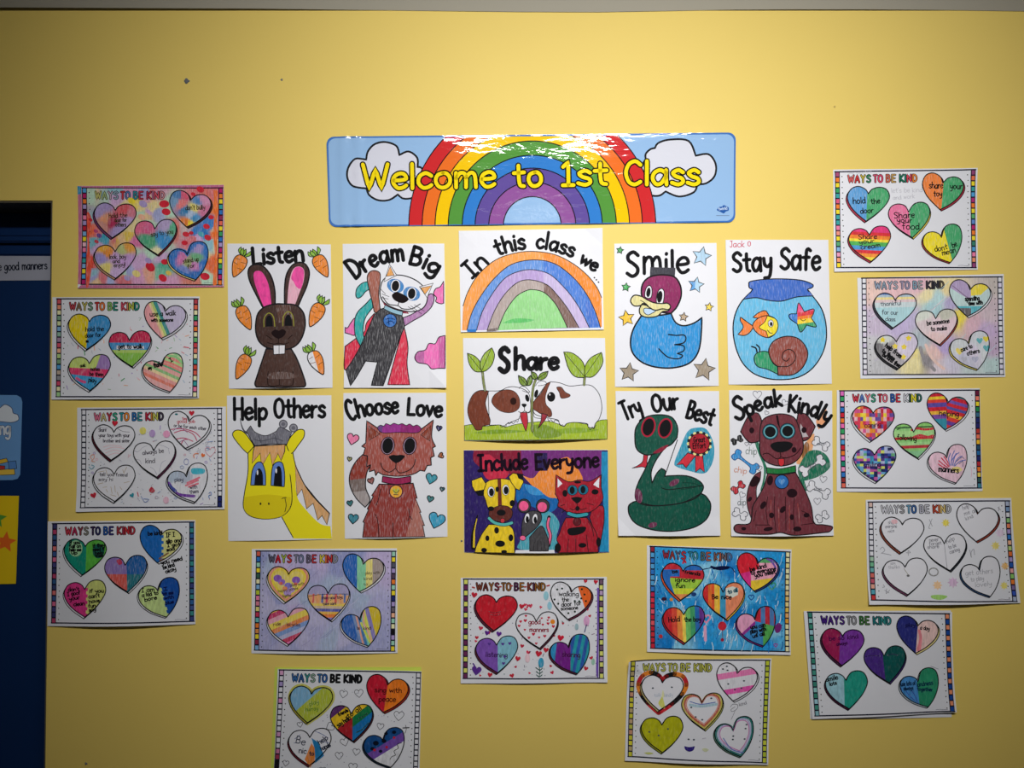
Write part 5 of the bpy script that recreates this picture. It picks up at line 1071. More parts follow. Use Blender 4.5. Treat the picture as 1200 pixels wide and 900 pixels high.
f = lambda x, y: C(205, 228, 150) if x < 905+(y-560)*.28+(10 if int(y/24) % 2 else 0) else C(25, 85, 175)
h = W.heart(4, (f, [((905-.28*110, 450), (905+.28*240, 800)), ((915-.28*110, 450), (915+.28*240, 800))]+[((700, k*24), (1100, k*24)) for k in range(18, 33)]), mat='mark'); W.write(h, [("I am", (765, 585, 860, 575), 30), ("a kid to", (770, 620, 890, 600), 28), ("bore", (790, 655, 880, 635), 28), ("I", (930, 575, 960, 570), 24, C(15, 25, 80)), ("hit me", (925, 610, 1000, 600), 24, C(15, 25, 80)), ("with", (935, 640, 1005, 632), 24, C(15, 25, 80)), ("blue", (945, 680, 1005, 668), 24, C(15, 25, 80))], 6)
W.close()
# ---- 5 lavender pencil sheet
W = Worksheet('kindness worksheet shaded lavender blue behind the hearts, below the giraffe', (288, 637, SC6), [(48, 40), (1150, 35), (1155, 830), (45, 832)], [(80, 55), (1143, 57), (1140, 815), (70, 807)],
  [C(90, 90, 110), red, C(170, 190, 70), C(200, 60, 60), C(130, 130, 150), C(120, 130, 160), C(110, 100, 120), C(190, 50, 60), C(215, 200, 70), C(225, 120, 60), C(200, 60, 60), C(150, 150, 160)], [C(220, 100, 80), blue, mint, yellow, C(60, 100, 80), cream, lblue, C(190, 205, 60), pink, C(220, 130, 150), C(230, 220, 130), C(205, 60, 90), C(110, 190, 190), orange, C(230, 150, 80), yellow, C(150, 50, 70), lblue], [mint, yellow, C(90, 90, 110), lilac, C(90, 70, 90), orange, mint, yellow, navy, lilac, C(110, 100, 110), peach, mint, cream, INK, lilac], bow=(0.005, 0.001), gap=0.0012,
  bg=seeds([(rg.uniform(110, 1110), rg.uniform(70, 800), rg.choice([C(165, 168, 212), C(178, 176, 218), C(150, 156, 205), C(190, 186, 222), C(170, 185, 215), C(195, 180, 222)])) for _ in range(45)], rg, 15, .05, (60, 40, 1160, 830), 3), bgmat='diag')
d = W.doodle(); d.up()
for k in range(46):
    x = rg.uniform(140, 1000); y = rg.uniform(180, 780); L = rg.uniform(40, 110)
    d._rib([(x, y), (x+L*.45, y-L*.3), (x+L*.9, y-L*.75)], 4, rg.choice([C(140, 146, 200), C(200, 198, 228), C(155, 150, 200)]), 'cray')
h = W.heart(0, C(240, 218, 110)); W.ring(h, .88, 22, C(235, 150, 130)); W.ring(h, .78, 20, C(240, 215, 70))
for x, y, r, c in ((245, 262, 32, C(140, 90, 190)), (275, 290, 28, C(150, 110, 200)), (385, 275, 32, C(140, 90, 190)), (325, 320, 30, C(130, 120, 210)), (320, 370, 30, C(180, 150, 215)), (300, 340, 20, C(240, 150, 90)), (270, 300, 14, C(230, 100, 80)), (382, 305, 14, C(220, 90, 80)), (350, 350, 24, C(190, 160, 220))): h.poly(ell(x, y, r, r*.85), 'diag', c)
W.write(h, [("play with", (340, 325, 450, 312), 22), ("happy games", (250, 368, 400, 345), 20), ("together", (280, 405, 350, 400), 20)], 3, C(110, 90, 70))
h = W.heart(1, bands((0, 0), (1, .0), [848, 915, 965], [C(40, 105, 190), C(140, 215, 170), C(240, 225, 130), C(170, 155, 150)])); W.write(h, [("play with", (910, 232, 1020, 228), 22), ("kind", (900, 275, 960, 272), 22), ("to", (900, 318, 930, 315), 22)], 3, C(90, 80, 60))
h = W.heart(2, bands((0, 0), (-.02, 1), [375, 440, 458, 478, 500, 520, 545], [C(172, 165, 205), C(240, 180, 120), C(240, 210, 90), C(215, 190, 160), C(90, 95, 180), C(240, 190, 80), C(240, 130, 60), C(150, 130, 205), C(240, 190, 150)]))
for k in range(9): W.scrib(h, ["%d 385 %d 440" % (485+k*34, 482+k*34)], 16, [C(240, 200, 110), C(230, 100, 90), C(245, 170, 110), C(90, 120, 190), C(220, 70, 100)][k % 5])
W.write(h, [("share your toys", (580, 420, 740, 415), 24), ("take care", (590, 465, 690, 460), 22)], 3.5, C(70, 50, 90)); W.scrib(h, ["470 400 560 385 660 380 790 380"], 4, C(40, 30, 50))
h = W.heart(3, bands((180, 560), (.45, 1), [-10, 22, 50, 85, 110, 138, 165, 200, 225], [C(205, 60, 110), C(225, 140, 160), C(240, 215, 100), C(240, 160, 70), C(165, 190, 225), C(130, 160, 210), C(205, 60, 100), C(190, 60, 120), C(235, 140, 190), C(245, 170, 60)])) if 0 else W.heart(3, bands((180, 640), (.42, 1), [-95, -60, -25, 20, 55, 88, 118, 150, 185], [C(240, 190, 90), C(205, 60, 110), C(235, 170, 190), C(240, 215, 90), C(235, 140, 80), C(130, 160, 215), C(190, 190, 225), C(210, 60, 100), C(240, 130, 190), C(245, 180, 60)])); W.write(h, [("ride", (215, 622, 270, 618), 26), ("bicycles", (315, 622, 420, 625), 26)], 3.5, C(90, 50, 60))
h = W.heart(4, bands((800, 600), (1, -.25), [25, 48, 62, 85, 105, 130, 160], [C(50, 105, 190), C(120, 150, 200), C(235, 170, 150), C(70, 130, 190), C(130, 205, 190), C(225, 225, 90), C(140, 130, 200), C(222, 195, 40)])); W.scrib(h, ["900 520 900 600 940 680 960 760"], 14, C(240, 180, 160)); W.scrib(h, ["880 600 910 670 945 740"], 16, C(215, 225, 80)); W.write(h, [("be", (850, 650, 870, 648), 24), ("kind", (895, 650, 955, 648), 24)], 3.5, C(90, 60, 60))
W.close()
# ---- 6 lime-backed sheet, lower left, running out of frame
limeS = Sheet('lime_backing_sheet', 'lime yellow paper sheet peeking out behind the lowest left worksheet', 'paper', None, (312, 775, 6.383), [(66, 42), (1160, 40), (1145, 848), (34, 838)], bow=(0.003, 0.001), grid=(6, 5), sheet_mat='ink', sheet_col=C(212, 225, 95)); ALL.append(limeS)
W = Worksheet('kindness worksheet with pencilled blank hearts, on lime paper at lower left', (312, 775, 6.383), [(92, 50), (1165, 65), (1148, 842), (62, 832)], [(103, 57), (1160, 75), (1140, 820), (68, 808)],
  [C(60, 110, 170), C(60, 100, 160), C(60, 150, 150), C(140, 170, 150), C(60, 110, 160), C(50, 100, 170), INK, INK, INK, INK, INK, INK], [C(225, 170, 210), W_, lilac, W_, W_, C(230, 160, 205), W_, W_, W_, W_, W_, C(220, 160, 205), W_, W_, C(210, 130, 170), C(170, 60, 90), INK, INK], [W_], bow=(0.005, 0.001), gap=0.0040, curl=(.001, .003, 0, .002))
d = Multi(W.S, 'doodled_heart')
for x, y, r, ro in ((582, 238, 29, 10), (697, 232, 31, -5), (995, 400, 36, 5), (857, 478, 25, 10), (592, 592, 30, -15), (552, 692, 28, 0), (680, 665, 26, 10), (655, 775, 31, 5), (258, 465, 20, -10), (153, 752, 22, 10), (482, 480, 30, 60), (430, 800, 25, 0)): d.line(heart_pts(x, y, r, ro), 4, C(60, 60, 70), False, True)
d.line("1045 470 1050 500 1040 530", 4); d.line("1025 490 1070 488", 8); W.confetti(40, [C(90, 90, 130)], 'd', 8)
d.line(W.hp(0), 34, C(208, 205, 95), False, True, mat='cray')
h = W.heart(0, halves((230, 360), (380, 230), C(185, 198, 60), C(130, 185, 222)), C(170, 160, 60), mat='diag'); W.write(h, [("play", (330, 325, 400, 305), 30), ("hurray", (300, 365, 395, 355), 28)], 4, C(110, 150, 60))
h = W.heart(1, halves((925, 80), (880, 390), C(205, 30, 55), C(244, 128, 35)), C(150, 40, 30), mat='mark'); W.write(h, [("sing with", (815, 222, 1015, 228), 36), ("peace", (845, 292, 970, 295), 40)], 5.5, C(70, 20, 20))
f = lambda x, y: (C(105, 50, 110) if y < 480-(x-500)*.75 else C(240, 200, 40)) if x+(y-450)*1.5 < 690 and False else None
def f6(x, y):
    t = y-(560-(x-480)*.78)
    if t < -135 and x < 640: return C(100, 52, 115)
    if t < -20: return C(242, 200, 40)
    if x < 650: return C(180, 35, 45)
    return C(20, 120, 70) if t < 55 else C(25, 120, 190)
cu6 = [((300, 560+180*.78+k), (1000, 560-520*.78+k)) for k in (-135, -20, 55)]+[((650, 200), (650, 700)), ((640, 200), (640, 700))]
h = W.heart(2, (f6, cu6), C(90, 30, 40), mat='mark'); W.write(h, [("say hello", (545, 485, 640, 420), 34), ("to all", (620, 415, 720, 350), 34), ("friends", (550, 400, 620, 365), 24)], 6); W.scrib(h, ["690 420 730 400 760 380", "680 520 720 500 770 450"], 8, C(10, 70, 60))
h = W.heart(3, None, C(110, 25, 45)); h.poly([(345, 600), (375, 640), (370, 730), (335, 780), (295, 720)], 'cray', C(238, 140, 60), (lambda x, y: C(238, 140, 60)), []); h.poly([(345, 560), (405, 600), (440, 690), (375, 745), (370, 640)], 'mark', C(40, 135, 195)); W.scrib(h, ["220 570 260 540", "400 520 470 560", "370 510 440 540", "410 580 480 600", "215 600 250 600"], 4, C(90, 110, 170)); W.write(h, [("Be", (225, 600, 295, 615), 52), ("nic", (250, 672, 305, 678), 40), ("to", (330, 690, 365, 690), 30), ("help", (405, 610, 470, 570), 36), ("hands", (420, 655, 490, 620), 30)], 5.5, C(30, 40, 70))
def f7(x, y):
    t = x*.6+y-1150
    return C(20, 80, 145) if t < -15 else (C(120, 80, 175) if t < 55 else WHITE)
h = W.heart(4, (f7, [((500, 1150-300-15), (1100, 1150-660-15)), ((500, 1150-300+55), (1100, 1150-660+55))]), C(15, 40, 60), mat='mark'); h.lines(["930 720 945 700 970 690 960 660 990 640 985 610 1015 600"], 5)
for x, y, r in ((825, 600, 22), (885, 585, 18), (800, 640, 16), (900, 530, 14), (960, 520, 16), (860, 660, 14)): h.poly(ell(x, y, r, r*.8), 'ink', C(12, 20, 40))
for x, y in ((815, 650), (960, 560), (905, 630)): h.poly(ell(x, y, 10), 'ink', red)
W.close()
# ---- 7 hearts confetti sheet in the middle
W = Worksheet('kindness worksheet with solid red heart and red confetti, below the Include Everyone poster', (533, 670, SC6), [(45, 45), (1155, 38), (1158, 835), (45, 845)], [(65, 55), (1130, 55), (1135, 805), (65, 808)],
  [C(120, 60, 45), C(110, 50, 45), C(150, 95, 50), C(120, 40, 60), C(140, 90, 45), C(150, 95, 45), C(80, 35, 70), C(160, 100, 40), C(130, 60, 50), C(90, 40, 70), C(140, 90, 40), C(150, 100, 40)], [C(225, 225, 110), C(110, 45, 90)], [C(120, 90, 110), C(225, 225, 120), C(190, 160, 200), C(225, 225, 120)], bow=(0.005, 0.001), curl=(0, 0, .004, .002))
W.confetti(26, [red, C(220, 60, 90), C(200, 40, 70)], 'h', 13); W.confetti(34, [C(60, 60, 90), C(40, 110, 110), C(70, 60, 100), C(120, 70, 120)], 'ld', 9)
d = W.doodle(); d.fill("1080 120* 1095 120* 1090 800* 1072 760 1080 500", C(120, 85, 185), 'mark')
for x, y, r, c in ((693, 180, 24, C(150, 210, 225)), (720, 255, 22, C(150, 205, 225)), (655, 685, 27, C(50, 160, 200)), (1000, 372, 28, C(225, 165, 210)), (552, 650, 24, C(240, 205, 215)), (925, 415, 18, C(160, 190, 200)), (1050, 680, 18, C(160, 205, 185))): d.poly(ell(x, y, r*.8, r*1.4), 'cray', c)
for x, y, r, c in ((148, 175, 22, red), (508, 262, 20, red), (636, 618, 24, red), (692, 590, 20, red), (803, 500, 24, C(215, 30, 60)), (478, 655, 20, red), (267, 778, 18, red), (245, 462, 18, C(100, 40, 150)), (335, 470, 20, C(100, 40, 150)), (165, 748, 36, C(95, 50, 150)), (1070, 75, 16, red), (992, 70, 14, red)): d.poly(heart_pts(x, y, r, 10), 'mark', c)
d.line("170 750 150 710 140 695", 10, C(95, 50, 150)); d.line("640 700 645 760 640 785", 5, C(40, 90, 80)); d.lines(["615 720 645 740 665 725", "618 750 642 765 665 750", "620 775 640 790 662 775"], 6, C(40, 90, 80)); d.line("985 455 992 430 1000 400", 7, C(60, 60, 120)); d.lines(["135 115 150 120", "340 112 352 112", "425 105 438 105", "528 112 542 112", "700 105 718 100"], 10, C(180, 60, 50))
h = W.heart(0, C(205, 32, 48), maroon, 'mark'); W.scrib(h, ["260 300 300 310 350 300", "270 320 310 330 350 318"], 6, C(130, 20, 35))
f, cu = halves((940, 100), (985, 280), C(238, 100, 40), WHITE); h = W.heart(1, (lambda x, y: C(240, 105, 40) if x > 925+(y-80)*.32 else WHITE, [((925, 80), (1021, 380))]), maroon, 'mark'); W.write(h, [("walking", (790, 180, 940, 185), 36), ("the", (815, 222, 865, 222), 30), ("door for", (810, 262, 960, 250), 34), ("someone", (805, 290, 935, 282), 26)], 5)
for x, y in ((778, 132), (815, 125), (757, 208), (785, 240), (910, 220), (945, 222), (862, 312), (912, 300), (965, 130), (985, 170), (960, 200), (995, 220)): h.poly(ell(x, y, 8), 'ink', C(30, 50, 40))
h = W.heart(2, None, C(85, 25, 50)); W.write(h, [("good", (560, 398, 650, 392), 36, C(150, 35, 60)), ("manners", (568, 452, 712, 450), 34, C(150, 35, 60))], 5.5)
for x, y, r in ((540, 332, 10), (500, 375, 11), (535, 368, 13), (488, 408, 11), (532, 437, 9), (563, 497, 11), (597, 470, 13), (640, 495, 9), (683, 485, 12), (618, 540, 10), (713, 345, 10), (660, 350, 8), (708, 390, 11), (748, 412, 12), (668, 398, 9), (705, 365, 8)): h.poly(heart_pts(x, y, r), 'ink', C(200, 40, 70))
h.poly(ell(743, 376, 18), 'ink', C(235, 140, 40))
h = W.heart(3, halves((325, 470), (328, 790), C(130, 85, 185), C(135, 195, 215)), maroon, 'mark'); W.write(h, [("listening", (235, 640, 400, 645), 36)], 4.5, C(50, 25, 70))
for x, y in ((262, 545), (365, 545), (418, 540), (380, 640), (370, 690)): h.poly(heart_pts(x, y, 12), 'ink', C(90, 60, 150))
def f8(x, y): return C(50, 150, 205) if x < 775+(700-y)*.12-20 else (C(120, 35, 140) if x < 878 else (C(40, 160, 175) if int((x+y*.2)/26) % 2 else C(50, 95, 180)))
h = W.heart(4, (f8, [((775+300*.12-20, 400), (775-100*.12-20, 800)), ((878, 400), (878, 800))]+[((26*k-80, 400), (26*k-160, 800)) for k in range(36, 48)]), maroon, 'mark'); W.write(h, [("sharing", (815, 640, 950, 645), 38)], 5, C(70, 20, 70))
W.close()
# ---- 8 bright blue scribbled sheet
W = Worksheet('kindness worksheet scribbled bright blue behind rainbow hearts, below the snake and dog posters', (750, 635, SC6), [(52, 25), (1148, 55), (1140, 855), (52, 832)], [(75, 33), (1138, 75), (1135, 830), (80, 805)],
  [C(150, 50, 70), C(150, 60, 60), C(90, 90, 120), C(190, 50, 60), C(50, 130, 160), C(60, 140, 150), C(90, 110, 110), C(190, 90, 60), C(130, 90, 80), C(180, 90, 60), C(110, 100, 110), C(90, 110, 150)], [C(150, 40, 60), sky, blue, sky, blue, sky, sky, blue, C(200, 40, 80), C(230, 60, 80), red, C(235, 90, 110), red, C(230, 90, 100), red, C(210, 50, 60), red, red], [cream, cream, C(235, 225, 150), cream, cream, C(240, 230, 160), cream, C(235, 210, 150), C(235, 200, 120), C(240, 220, 150), C(238, 200, 90), C(240, 180, 110), C(235, 170, 60)], bow=(0.006, 0.001), curl=(0, .002, .003, .002),
  bg=seeds([(rg.uniform(110, 1110), rg.uniform(70, 800), rg.choice([C(25, 145, 215), C(35, 155, 225), C(15, 125, 205), C(85, 180, 232), C(140, 208, 240)])) for _ in range(50)], rg, 15, .10, (60, 20, 1160, 850), 3), bgmat='mark')
d = W.doodle(); d.up()
for k in range(240):
    x = rg.uniform(125, 1085); y = rg.uniform(80, 770); L = rg.uniform(30, 90); a = rg.uniform(-.35, .35)+(.9 if x < 330 else -.3)*rg.random()
    d._rib([(x, y), (x+L*.5*math.sin(a)+4, y+L*.5), (x+L*math.sin(a), y+L*math.cos(a))], rg.uniform(3, 7), rg.choice([C(205, 230, 245), C(15, 110, 195), C(160, 212, 242), C(20, 130, 210), C(228, 240, 248)]), 'mark')
d.line("475 208 540 195 600 190 680 188 720 230", 7, C(20, 40, 90)); d.line("540 188 600 205 670 195 620 190 560 200", 18, C(15, 25, 70)); d.line("325 160 335 140 345 155", 14, C(190, 40, 60))
d.poly(ell(620, 635, 32, 34), 'mark', C(205, 40, 60)); d.poly(ell(620, 738, 13), 'mark', C(170, 30, 60)); d.line("620 665 624 735", 4, C(120, 30, 50)); d.line(heart_pts(498, 580, 30), 12, C(240, 150, 185), False, True, mat='cray'); d.line("490 640 492 740", 22, C(235, 170, 205), mat='cray'); d.line(heart_pts(1000, 335, 27), 10, C(40, 150, 110), False, True, mat='cray'); d.line(heart_pts(843, 420, 20), 7, C(30, 80, 160), False, True); d.fill("1020 645 1050 612 1075 640 1060 680 1030 688", C(120, 40, 120), 'mark'); d.poly(ell(182, 432, 20, 14), 'mark', C(60, 30, 60)); d.poly(ell(237, 436, 13), 'mark', C(230, 150, 60)); d.poly(ell(407, 396, 20, 15), 'mark', C(25, 60, 120)); d.poly(ell(155, 715, 15), 'mark', C(200, 50, 60)); d.line(heart_pts(1027, 782, 13), 6, C(160, 50, 160), False, True)
f = lambda x, y: C(205, 45, 60) if (y < 208 and x < 320) else (C(40, 110, 195) if (x < 228+max(0, y-300)*.35 or (y < 215 and x > 320)) or (y < 262 and x < 300) else (C(200, 40, 55) if y < 275+(x-300)*.06 else (C(165, 210, 70) if y < 352 else C(215, 225, 60) if y < 395 else C(240, 150, 90))))
cu = [((0, 208), (900, 208)), ((320, 0), (320, 900)), ((228, 300), (298, 500)), ((228, 100), (228, 300)), ((0, 262), (900, 262)), ((300, 0), (300, 900)), ((300, 275), (500, 287)), ((0, 352), (900, 352)), ((0, 395), (900, 395)), ((0, 215), (900, 215))]
h = W.heart(0, (f, cu), C(220, 90, 50), 'mark'); W.write(h, [("be", (245, 238, 285, 232), 26), ("friends", (335, 240, 455, 255), 26), ("ignore", (265, 300, 415, 305), 32), ("fun", (270, 345, 340, 345), 30)], 6)
h = W.heart(1, halves((810, 330), (1010, 80), C(238, 130, 170), C(225, 35, 55)) if 0 else (lambda x, y: C(222, 35, 55) if y < 210-(x-880)*.25 and x < 900 else (C(225, 50, 140) if x < 840 else (C(90, 175, 110) if y < 158 else (C(240, 170, 195) if y < 292-(x-850)*.12 else C(240, 205, 60)))), [((600, 280), (1100, 155)), ((900, 0), (900, 500)), ((840, 0), (840, 500)), ((600, 158), (1100, 158)), ((600, 322), (1100, 262))]), C(30, 60, 120), 'mark'); W.scrib(h, ["960 125 1000 150 1030 200", "985 120 1025 150 1045 180"], 14, C(110, 70, 180)); W.write(h, [("be kind", (835, 225, 960, 190), 32), ("to everyone", (840, 250, 1030, 215), 32), ("you meet", (870, 270, 1030, 238), 30)], 7)
h = W.heart(2, bands((0, 0), (1, -.0), [515, 542, 562, 588, 604, 648], [C(215, 45, 50), C(240, 120, 50), C(235, 90, 50), C(250, 205, 80), C(245, 190, 50), C(60, 160, 205), C(242, 145, 105)]), C(230, 190, 60), 'mark'); h.poly([(650, 350), (700, 335), (745, 350), (740, 400), (700, 420), (650, 400)], 'ink', C(220, 225, 215)); W.write(h, [("Be", (545, 432, 588, 430), 34), ("nice", (615, 432, 690, 432), 34), ("to all", (668, 392, 740, 375), 30, C(30, 90, 110))], 6.5)
h = W.heart(3, bands((0, 0), (1, -.03), [222, 262, 300, 325, 362, 398, 430], [C(205, 40, 50), C(228, 80, 60), C(245, 150, 70), C(250, 220, 90), C(120, 200, 110), C(70, 165, 110), C(40, 110, 190), C(110, 55, 150)]), C(160, 40, 60), 'mark'); W.write(h, [("Hold", (215, 608, 300, 600), 38), ("the boy", (335, 602, 458, 598), 34)], 6)
f = lambda x, y: C(235, 165, 200) if x < 872 and (x-745)*.9+(y-690) < 20 else (C(150, 50, 150) if x < 872 and (x-745)*.9+(y-690) < 48 else ((C(200, 40, 60) if int((x-880)/34) % 2 == 0 else C(80, 130, 190)) if y < 600+(x-880)*.28 and x > 872 else (C(60, 140, 205) if x < 930 else C(90, 180, 90))))
h = W.heart(4, (f, [((745, 710), (945, 530)), ((745, 738), (945, 558)), ((872, 400), (872, 800)), ((930, 500), (930, 800)), ((780, 572), (1080, 656))]+[((880+34*k, 400), (880+34*k, 700)) for k in range(5)]), C(120, 40, 130), 'mark'); W.write(h, [("you can", (835, 660, 950, 640), 30), ("play with", (835, 692, 955, 670), 28), ("us all", (850, 725, 945, 705), 28)], 7)
W.close()
# ---- 9 yellow bordered sheet at bottom right of centre, rolled left edge
W = Worksheet('crumpled kindness worksheet with plain yellow-green heart and striped heart rim, bottom row', (725, 765, SC6), [(70, 55), (1160, 40), (1130, 845), (45, 812)], [(85, 50), (1148, 55), (1122, 828), (70, 780)],
  [C(190, 190, 90)], [C(205, 200, 60), C(225, 215, 60), C(190, 170, 120), C(210, 205, 60), C(200, 170, 130), C(190, 190, 80), C(205, 150, 120)], [C(205, 215, 60), C(190, 205, 60), C(215, 220, 70)], bow=(0.009, 0.001), curl=(.013, .001, .004, .004), curl_r=.26, tw=10)
Sg = W.S.part('coloured_rim'); hp0 = W.hp(0); cx_ = 335; cy_ = 300
cols_r = [C(205, 40, 50), INK, C(240, 140, 50), C(200, 40, 50), C(240, 140, 50), INK, C(205, 45, 50)]
n = len(hp0); big = [(cx_+(x-cx_)*1.15, cy_+(y-cy_)*1.14) for x, y in hp0]
Sg.up(); stp = 4
for k in range(0, n, stp):
    seg = [big[(k+j) % n] for j in range(stp+1)]
    Sg._rib(seg, 34, cols_r[(k//stp) % len(cols_r)], 'mark')
h = W.heart(0, None, C(190, 175, 120)); h.fill("330 330 350 400 345 420 318 410 300 380 315 350", C(222, 222, 110), 'cray'); h.fill("335 280 345 330 325 330", C(240, 238, 180), 'cray'); W.write(h, [("talk", (270, 332, 320, 330), 26), ("kindly", (345, 332, 410, 328), 26)], 3, C(190, 200, 215))
h = W.heart(1, bands((0, 0), (.14, 1), [285, 312, 400-0, 432], [WHITE, C(240, 120, 185), WHITE, C(238, 110, 180), WHITE]) if 0 else bands((905, 150), (.16, 1), [-15, 30, 110, 150], [WHITE, C(242, 130, 190), WHITE, C(238, 90, 180), WHITE]), WHITE, 'cray'); W.confetti(0, [red])
h = W.heart(2, None, C(205, 205, 110)); W.ring(h, .93, 15, C(205, 190, 90)); W.ring(h, .85, 14, C(195, 95, 70)); W.ring(h, .77, 7, C(225, 150, 130)); W.scrib(h, ["540 365 620 385 730 370"], 7, C(70, 110, 190)); W.scrib(h, ["540 390 620 400 740 385"], 20, C(175, 205, 220), 'flat')
h = W.heart(3, C(188, 188, 25), C(150, 150, 40), 'mark')
h = W.heart(4, None, C(90, 130, 110)); W.ring(h, .95, 18, C(40, 125, 120)); W.ring(h, .84, 12, C(185, 190, 225)); W.ring(h, .76, 8, C(205, 130, 190)); W.scrib(h, ["790 640 850 720 940 750"], 8, C(110, 130, 200))
d = W.doodle()
for x, y in ((258, 265), (402, 258), (830, 233), (950, 210), (790, 120), (820, 100), (825, 130), (548, 408), (580, 480), (630, 500), (700, 340), (865, 625), (862, 650), (960, 570), (952, 648), (968, 540), (525, 645), (565, 648), (880, 275), (930, 265), (230, 595), (300, 620), (370, 570)): d.poly(ell(x, y, 8, 6), 'ink', C(70, 80, 90))
d.fill("492 695* 530 702 572 695* 560 725 530 735 500 722", C(50, 35, 130), 'mark'); d.line("845 405 865 385 900 390 895 420 860 440 850 425 880 405", 3.5, PENCIL); d.line("880 435 865 470 850 500", 3, PENCIL); d.text("kind", "915 400 970 385", 26, 3, PENCIL); d.fill("625 718 650 710 678 722 650 738", C(215, 220, 180), 'cray'); d.line("630 640 655 635", 5, C(190, 185, 200)); d.fill("190 750 230 745 260 755 220 762", C(200, 205, 120), 'cray')
W.close()
# ---- 10 paired sheets lower right
Bk = Sheet('kindness_worksheet', 'kindness worksheet mostly hidden, its corner peeking out behind the purple-hearted one', 'worksheet', WG, (935, 710, 6.316), [(62, 60), (1140, 45), (1136, 822), (90, 836)], bow=(0.002, 0.001), grid=(6, 4), gap=0.0005); ALL.append(Bk)
W = Worksheet('kindness worksheet with purple and green two-tone hearts, lowest on the right', (935, 710, 6.316), [(38, 35), (1125, 30), (1158, 775), (100, 832)], [(65, 42), (1115, 55), (1148, 768), (122, 808)],
  [C(70, 35, 130), C(75, 40, 130), C(85, 50, 135), C(80, 45, 130), grey, grey, C(60, 120, 60), C(70, 120, 60), C(30, 120, 125), C(40, 130, 130), C(50, 140, 140), C(45, 130, 135)], [C(60, 135, 120), C(150, 205, 205), C(60, 140, 120), C(165, 210, 225), C(70, 150, 135), C(140, 190, 200)], [C(240, 150, 110), C(30, 75, 160)], bow=(0.006, 0.001), gap=0.0030, curl=(0, 0, .006, .001))
h = W.heart(0, halves((310, 150), (296, 450), C(160, 30, 85), C(125, 55, 165)), C(70, 20, 60), 'mark'); W.write(h, [("be so kind", (225, 255, 440, 235), 32), ("always", (280, 290, 360, 280), 24)], 4.5, C(60, 15, 70))
h = W.heart(1, halves((885, 80), (862, 360), C(45, 50, 130), C(240, 205, 200)), C(235, 220, 150), 'mark'); W.scrib(h, ["890 180 900 240 880 320", "900 260 890 320"], 22, C(240, 140, 150)); W.write(h, [("play", (790, 150, 860, 150), 26, C(25, 25, 80)), ("a day", (895, 168, 965, 178), 28)], 5)
h = W.heart(2, halves((612, 280), (640, 580), C(75, 45, 135), C(15, 88, 85)), C(60, 30, 110), 'mark'); W.scrib(h, ["490 370 540 360 600 365", "650 360 690 350 730 360"], 5, C(40, 20, 80))
h = W.heart(3, halves((332, 470), (336, 770), C(160, 208, 222), C(35, 160, 140)), C(65, 20, 50), 'mark'); W.write(h, [("smile", (205, 555, 290, 535), 34), ("lots", (230, 585, 280, 575), 26)], 6)
h = W.heart(4, halves((865, 480), (890, 760), C(75, 145, 210), C(45, 150, 110)), C(190, 205, 215), 'mark'); W.scrib(h, ["780 600 800 640 850 690", "810 590 850 650 880 720", "750 600 770 660 830 710"], 5, C(40, 60, 170)); W.write(h, [("use lots of", (750, 585, 860, 575), 30), ("kindness", (870, 590, 990, 575), 32), ("always", (770, 615, 840, 610), 26), ("together", (870, 618, 985, 625), 26)], 5, C(15, 45, 80))
W.doodle().line("975 440 1000 450 1030 462", 4, C(160, 160, 175))
W.close()
# ---- 11 top right
W = Worksheet('kindness worksheet with readable hold the door and share your food hearts, highest on right', (970, 192, SC6), [(40, 45), (1130, 35), (1138, 805), (45, 822)], [(52, 62), (1117, 48), (1130, 790), (65, 790)],
  [C(215, 100, 100), C(210, 60, 60), C(200, 180, 60), C(50, 130, 90), C(215, 80, 110), C(225, 70, 110), C(215, 110, 90), C(200, 160, 90), C(30, 120, 90), C(40, 130, 110), C(215, 70, 90), C(235, 140, 60)], [C(170, 80, 120), orange, yellow, green, teal, C(225, 90, 130), orange, yellow, teal, teal, pink, C(240, 150, 130), yellow, C(90, 170, 120), lblue, C(235, 160, 190), C(245, 160, 120), yellow], [C(150, 70, 120), C(235, 120, 80), yellow, teal, sky, C(180, 50, 120), orange, yellow, C(100, 180, 110), C(100, 140, 210), magenta, orange, yellow, C(60, 130, 110), sky, pink, C(240, 150, 110)], bow=(0.003, 0.001), curl=(0, .003, 0, .002))
W.write(None, [("let's be kind", (480, 222, 715, 215), 36), ("and work", (492, 275, 655, 262), 32)], 3, C(195, 195, 205)); W.write(None, [("your name here", (150, 80, 330, 70), 18)], 2, C(200, 200, 210))
gC = C(72, 172, 112)
h = W.heart(0, halves((300, 160), (290, 450), C(95, 165, 225), gC), C(175, 50, 75)); W.write(h, [("hold", (190, 305, 285, 302), 46), ("the", (325, 305, 395, 302), 40), ("door", (245, 378, 345, 372), 40)], 6)
h = W.heart(1, halves((882, 80), (858, 360), C(246, 135, 60), gC), C(160, 40, 60)); W.write(h, [("share", (765, 188, 872, 188), 46), ("your", (925, 192, 1018, 192), 44), ("toy", (800, 248, 865, 248), 42)], 6)
h = W.heart(2, halves((608, 290), (625, 580), C(238, 120, 165), gC), C(235, 215, 90)); W.write(h, [("Share", (500, 415, 655, 412), 44), ("your", (520, 448, 635, 448), 36), ("food", (562, 502, 690, 498), 48)], 6)
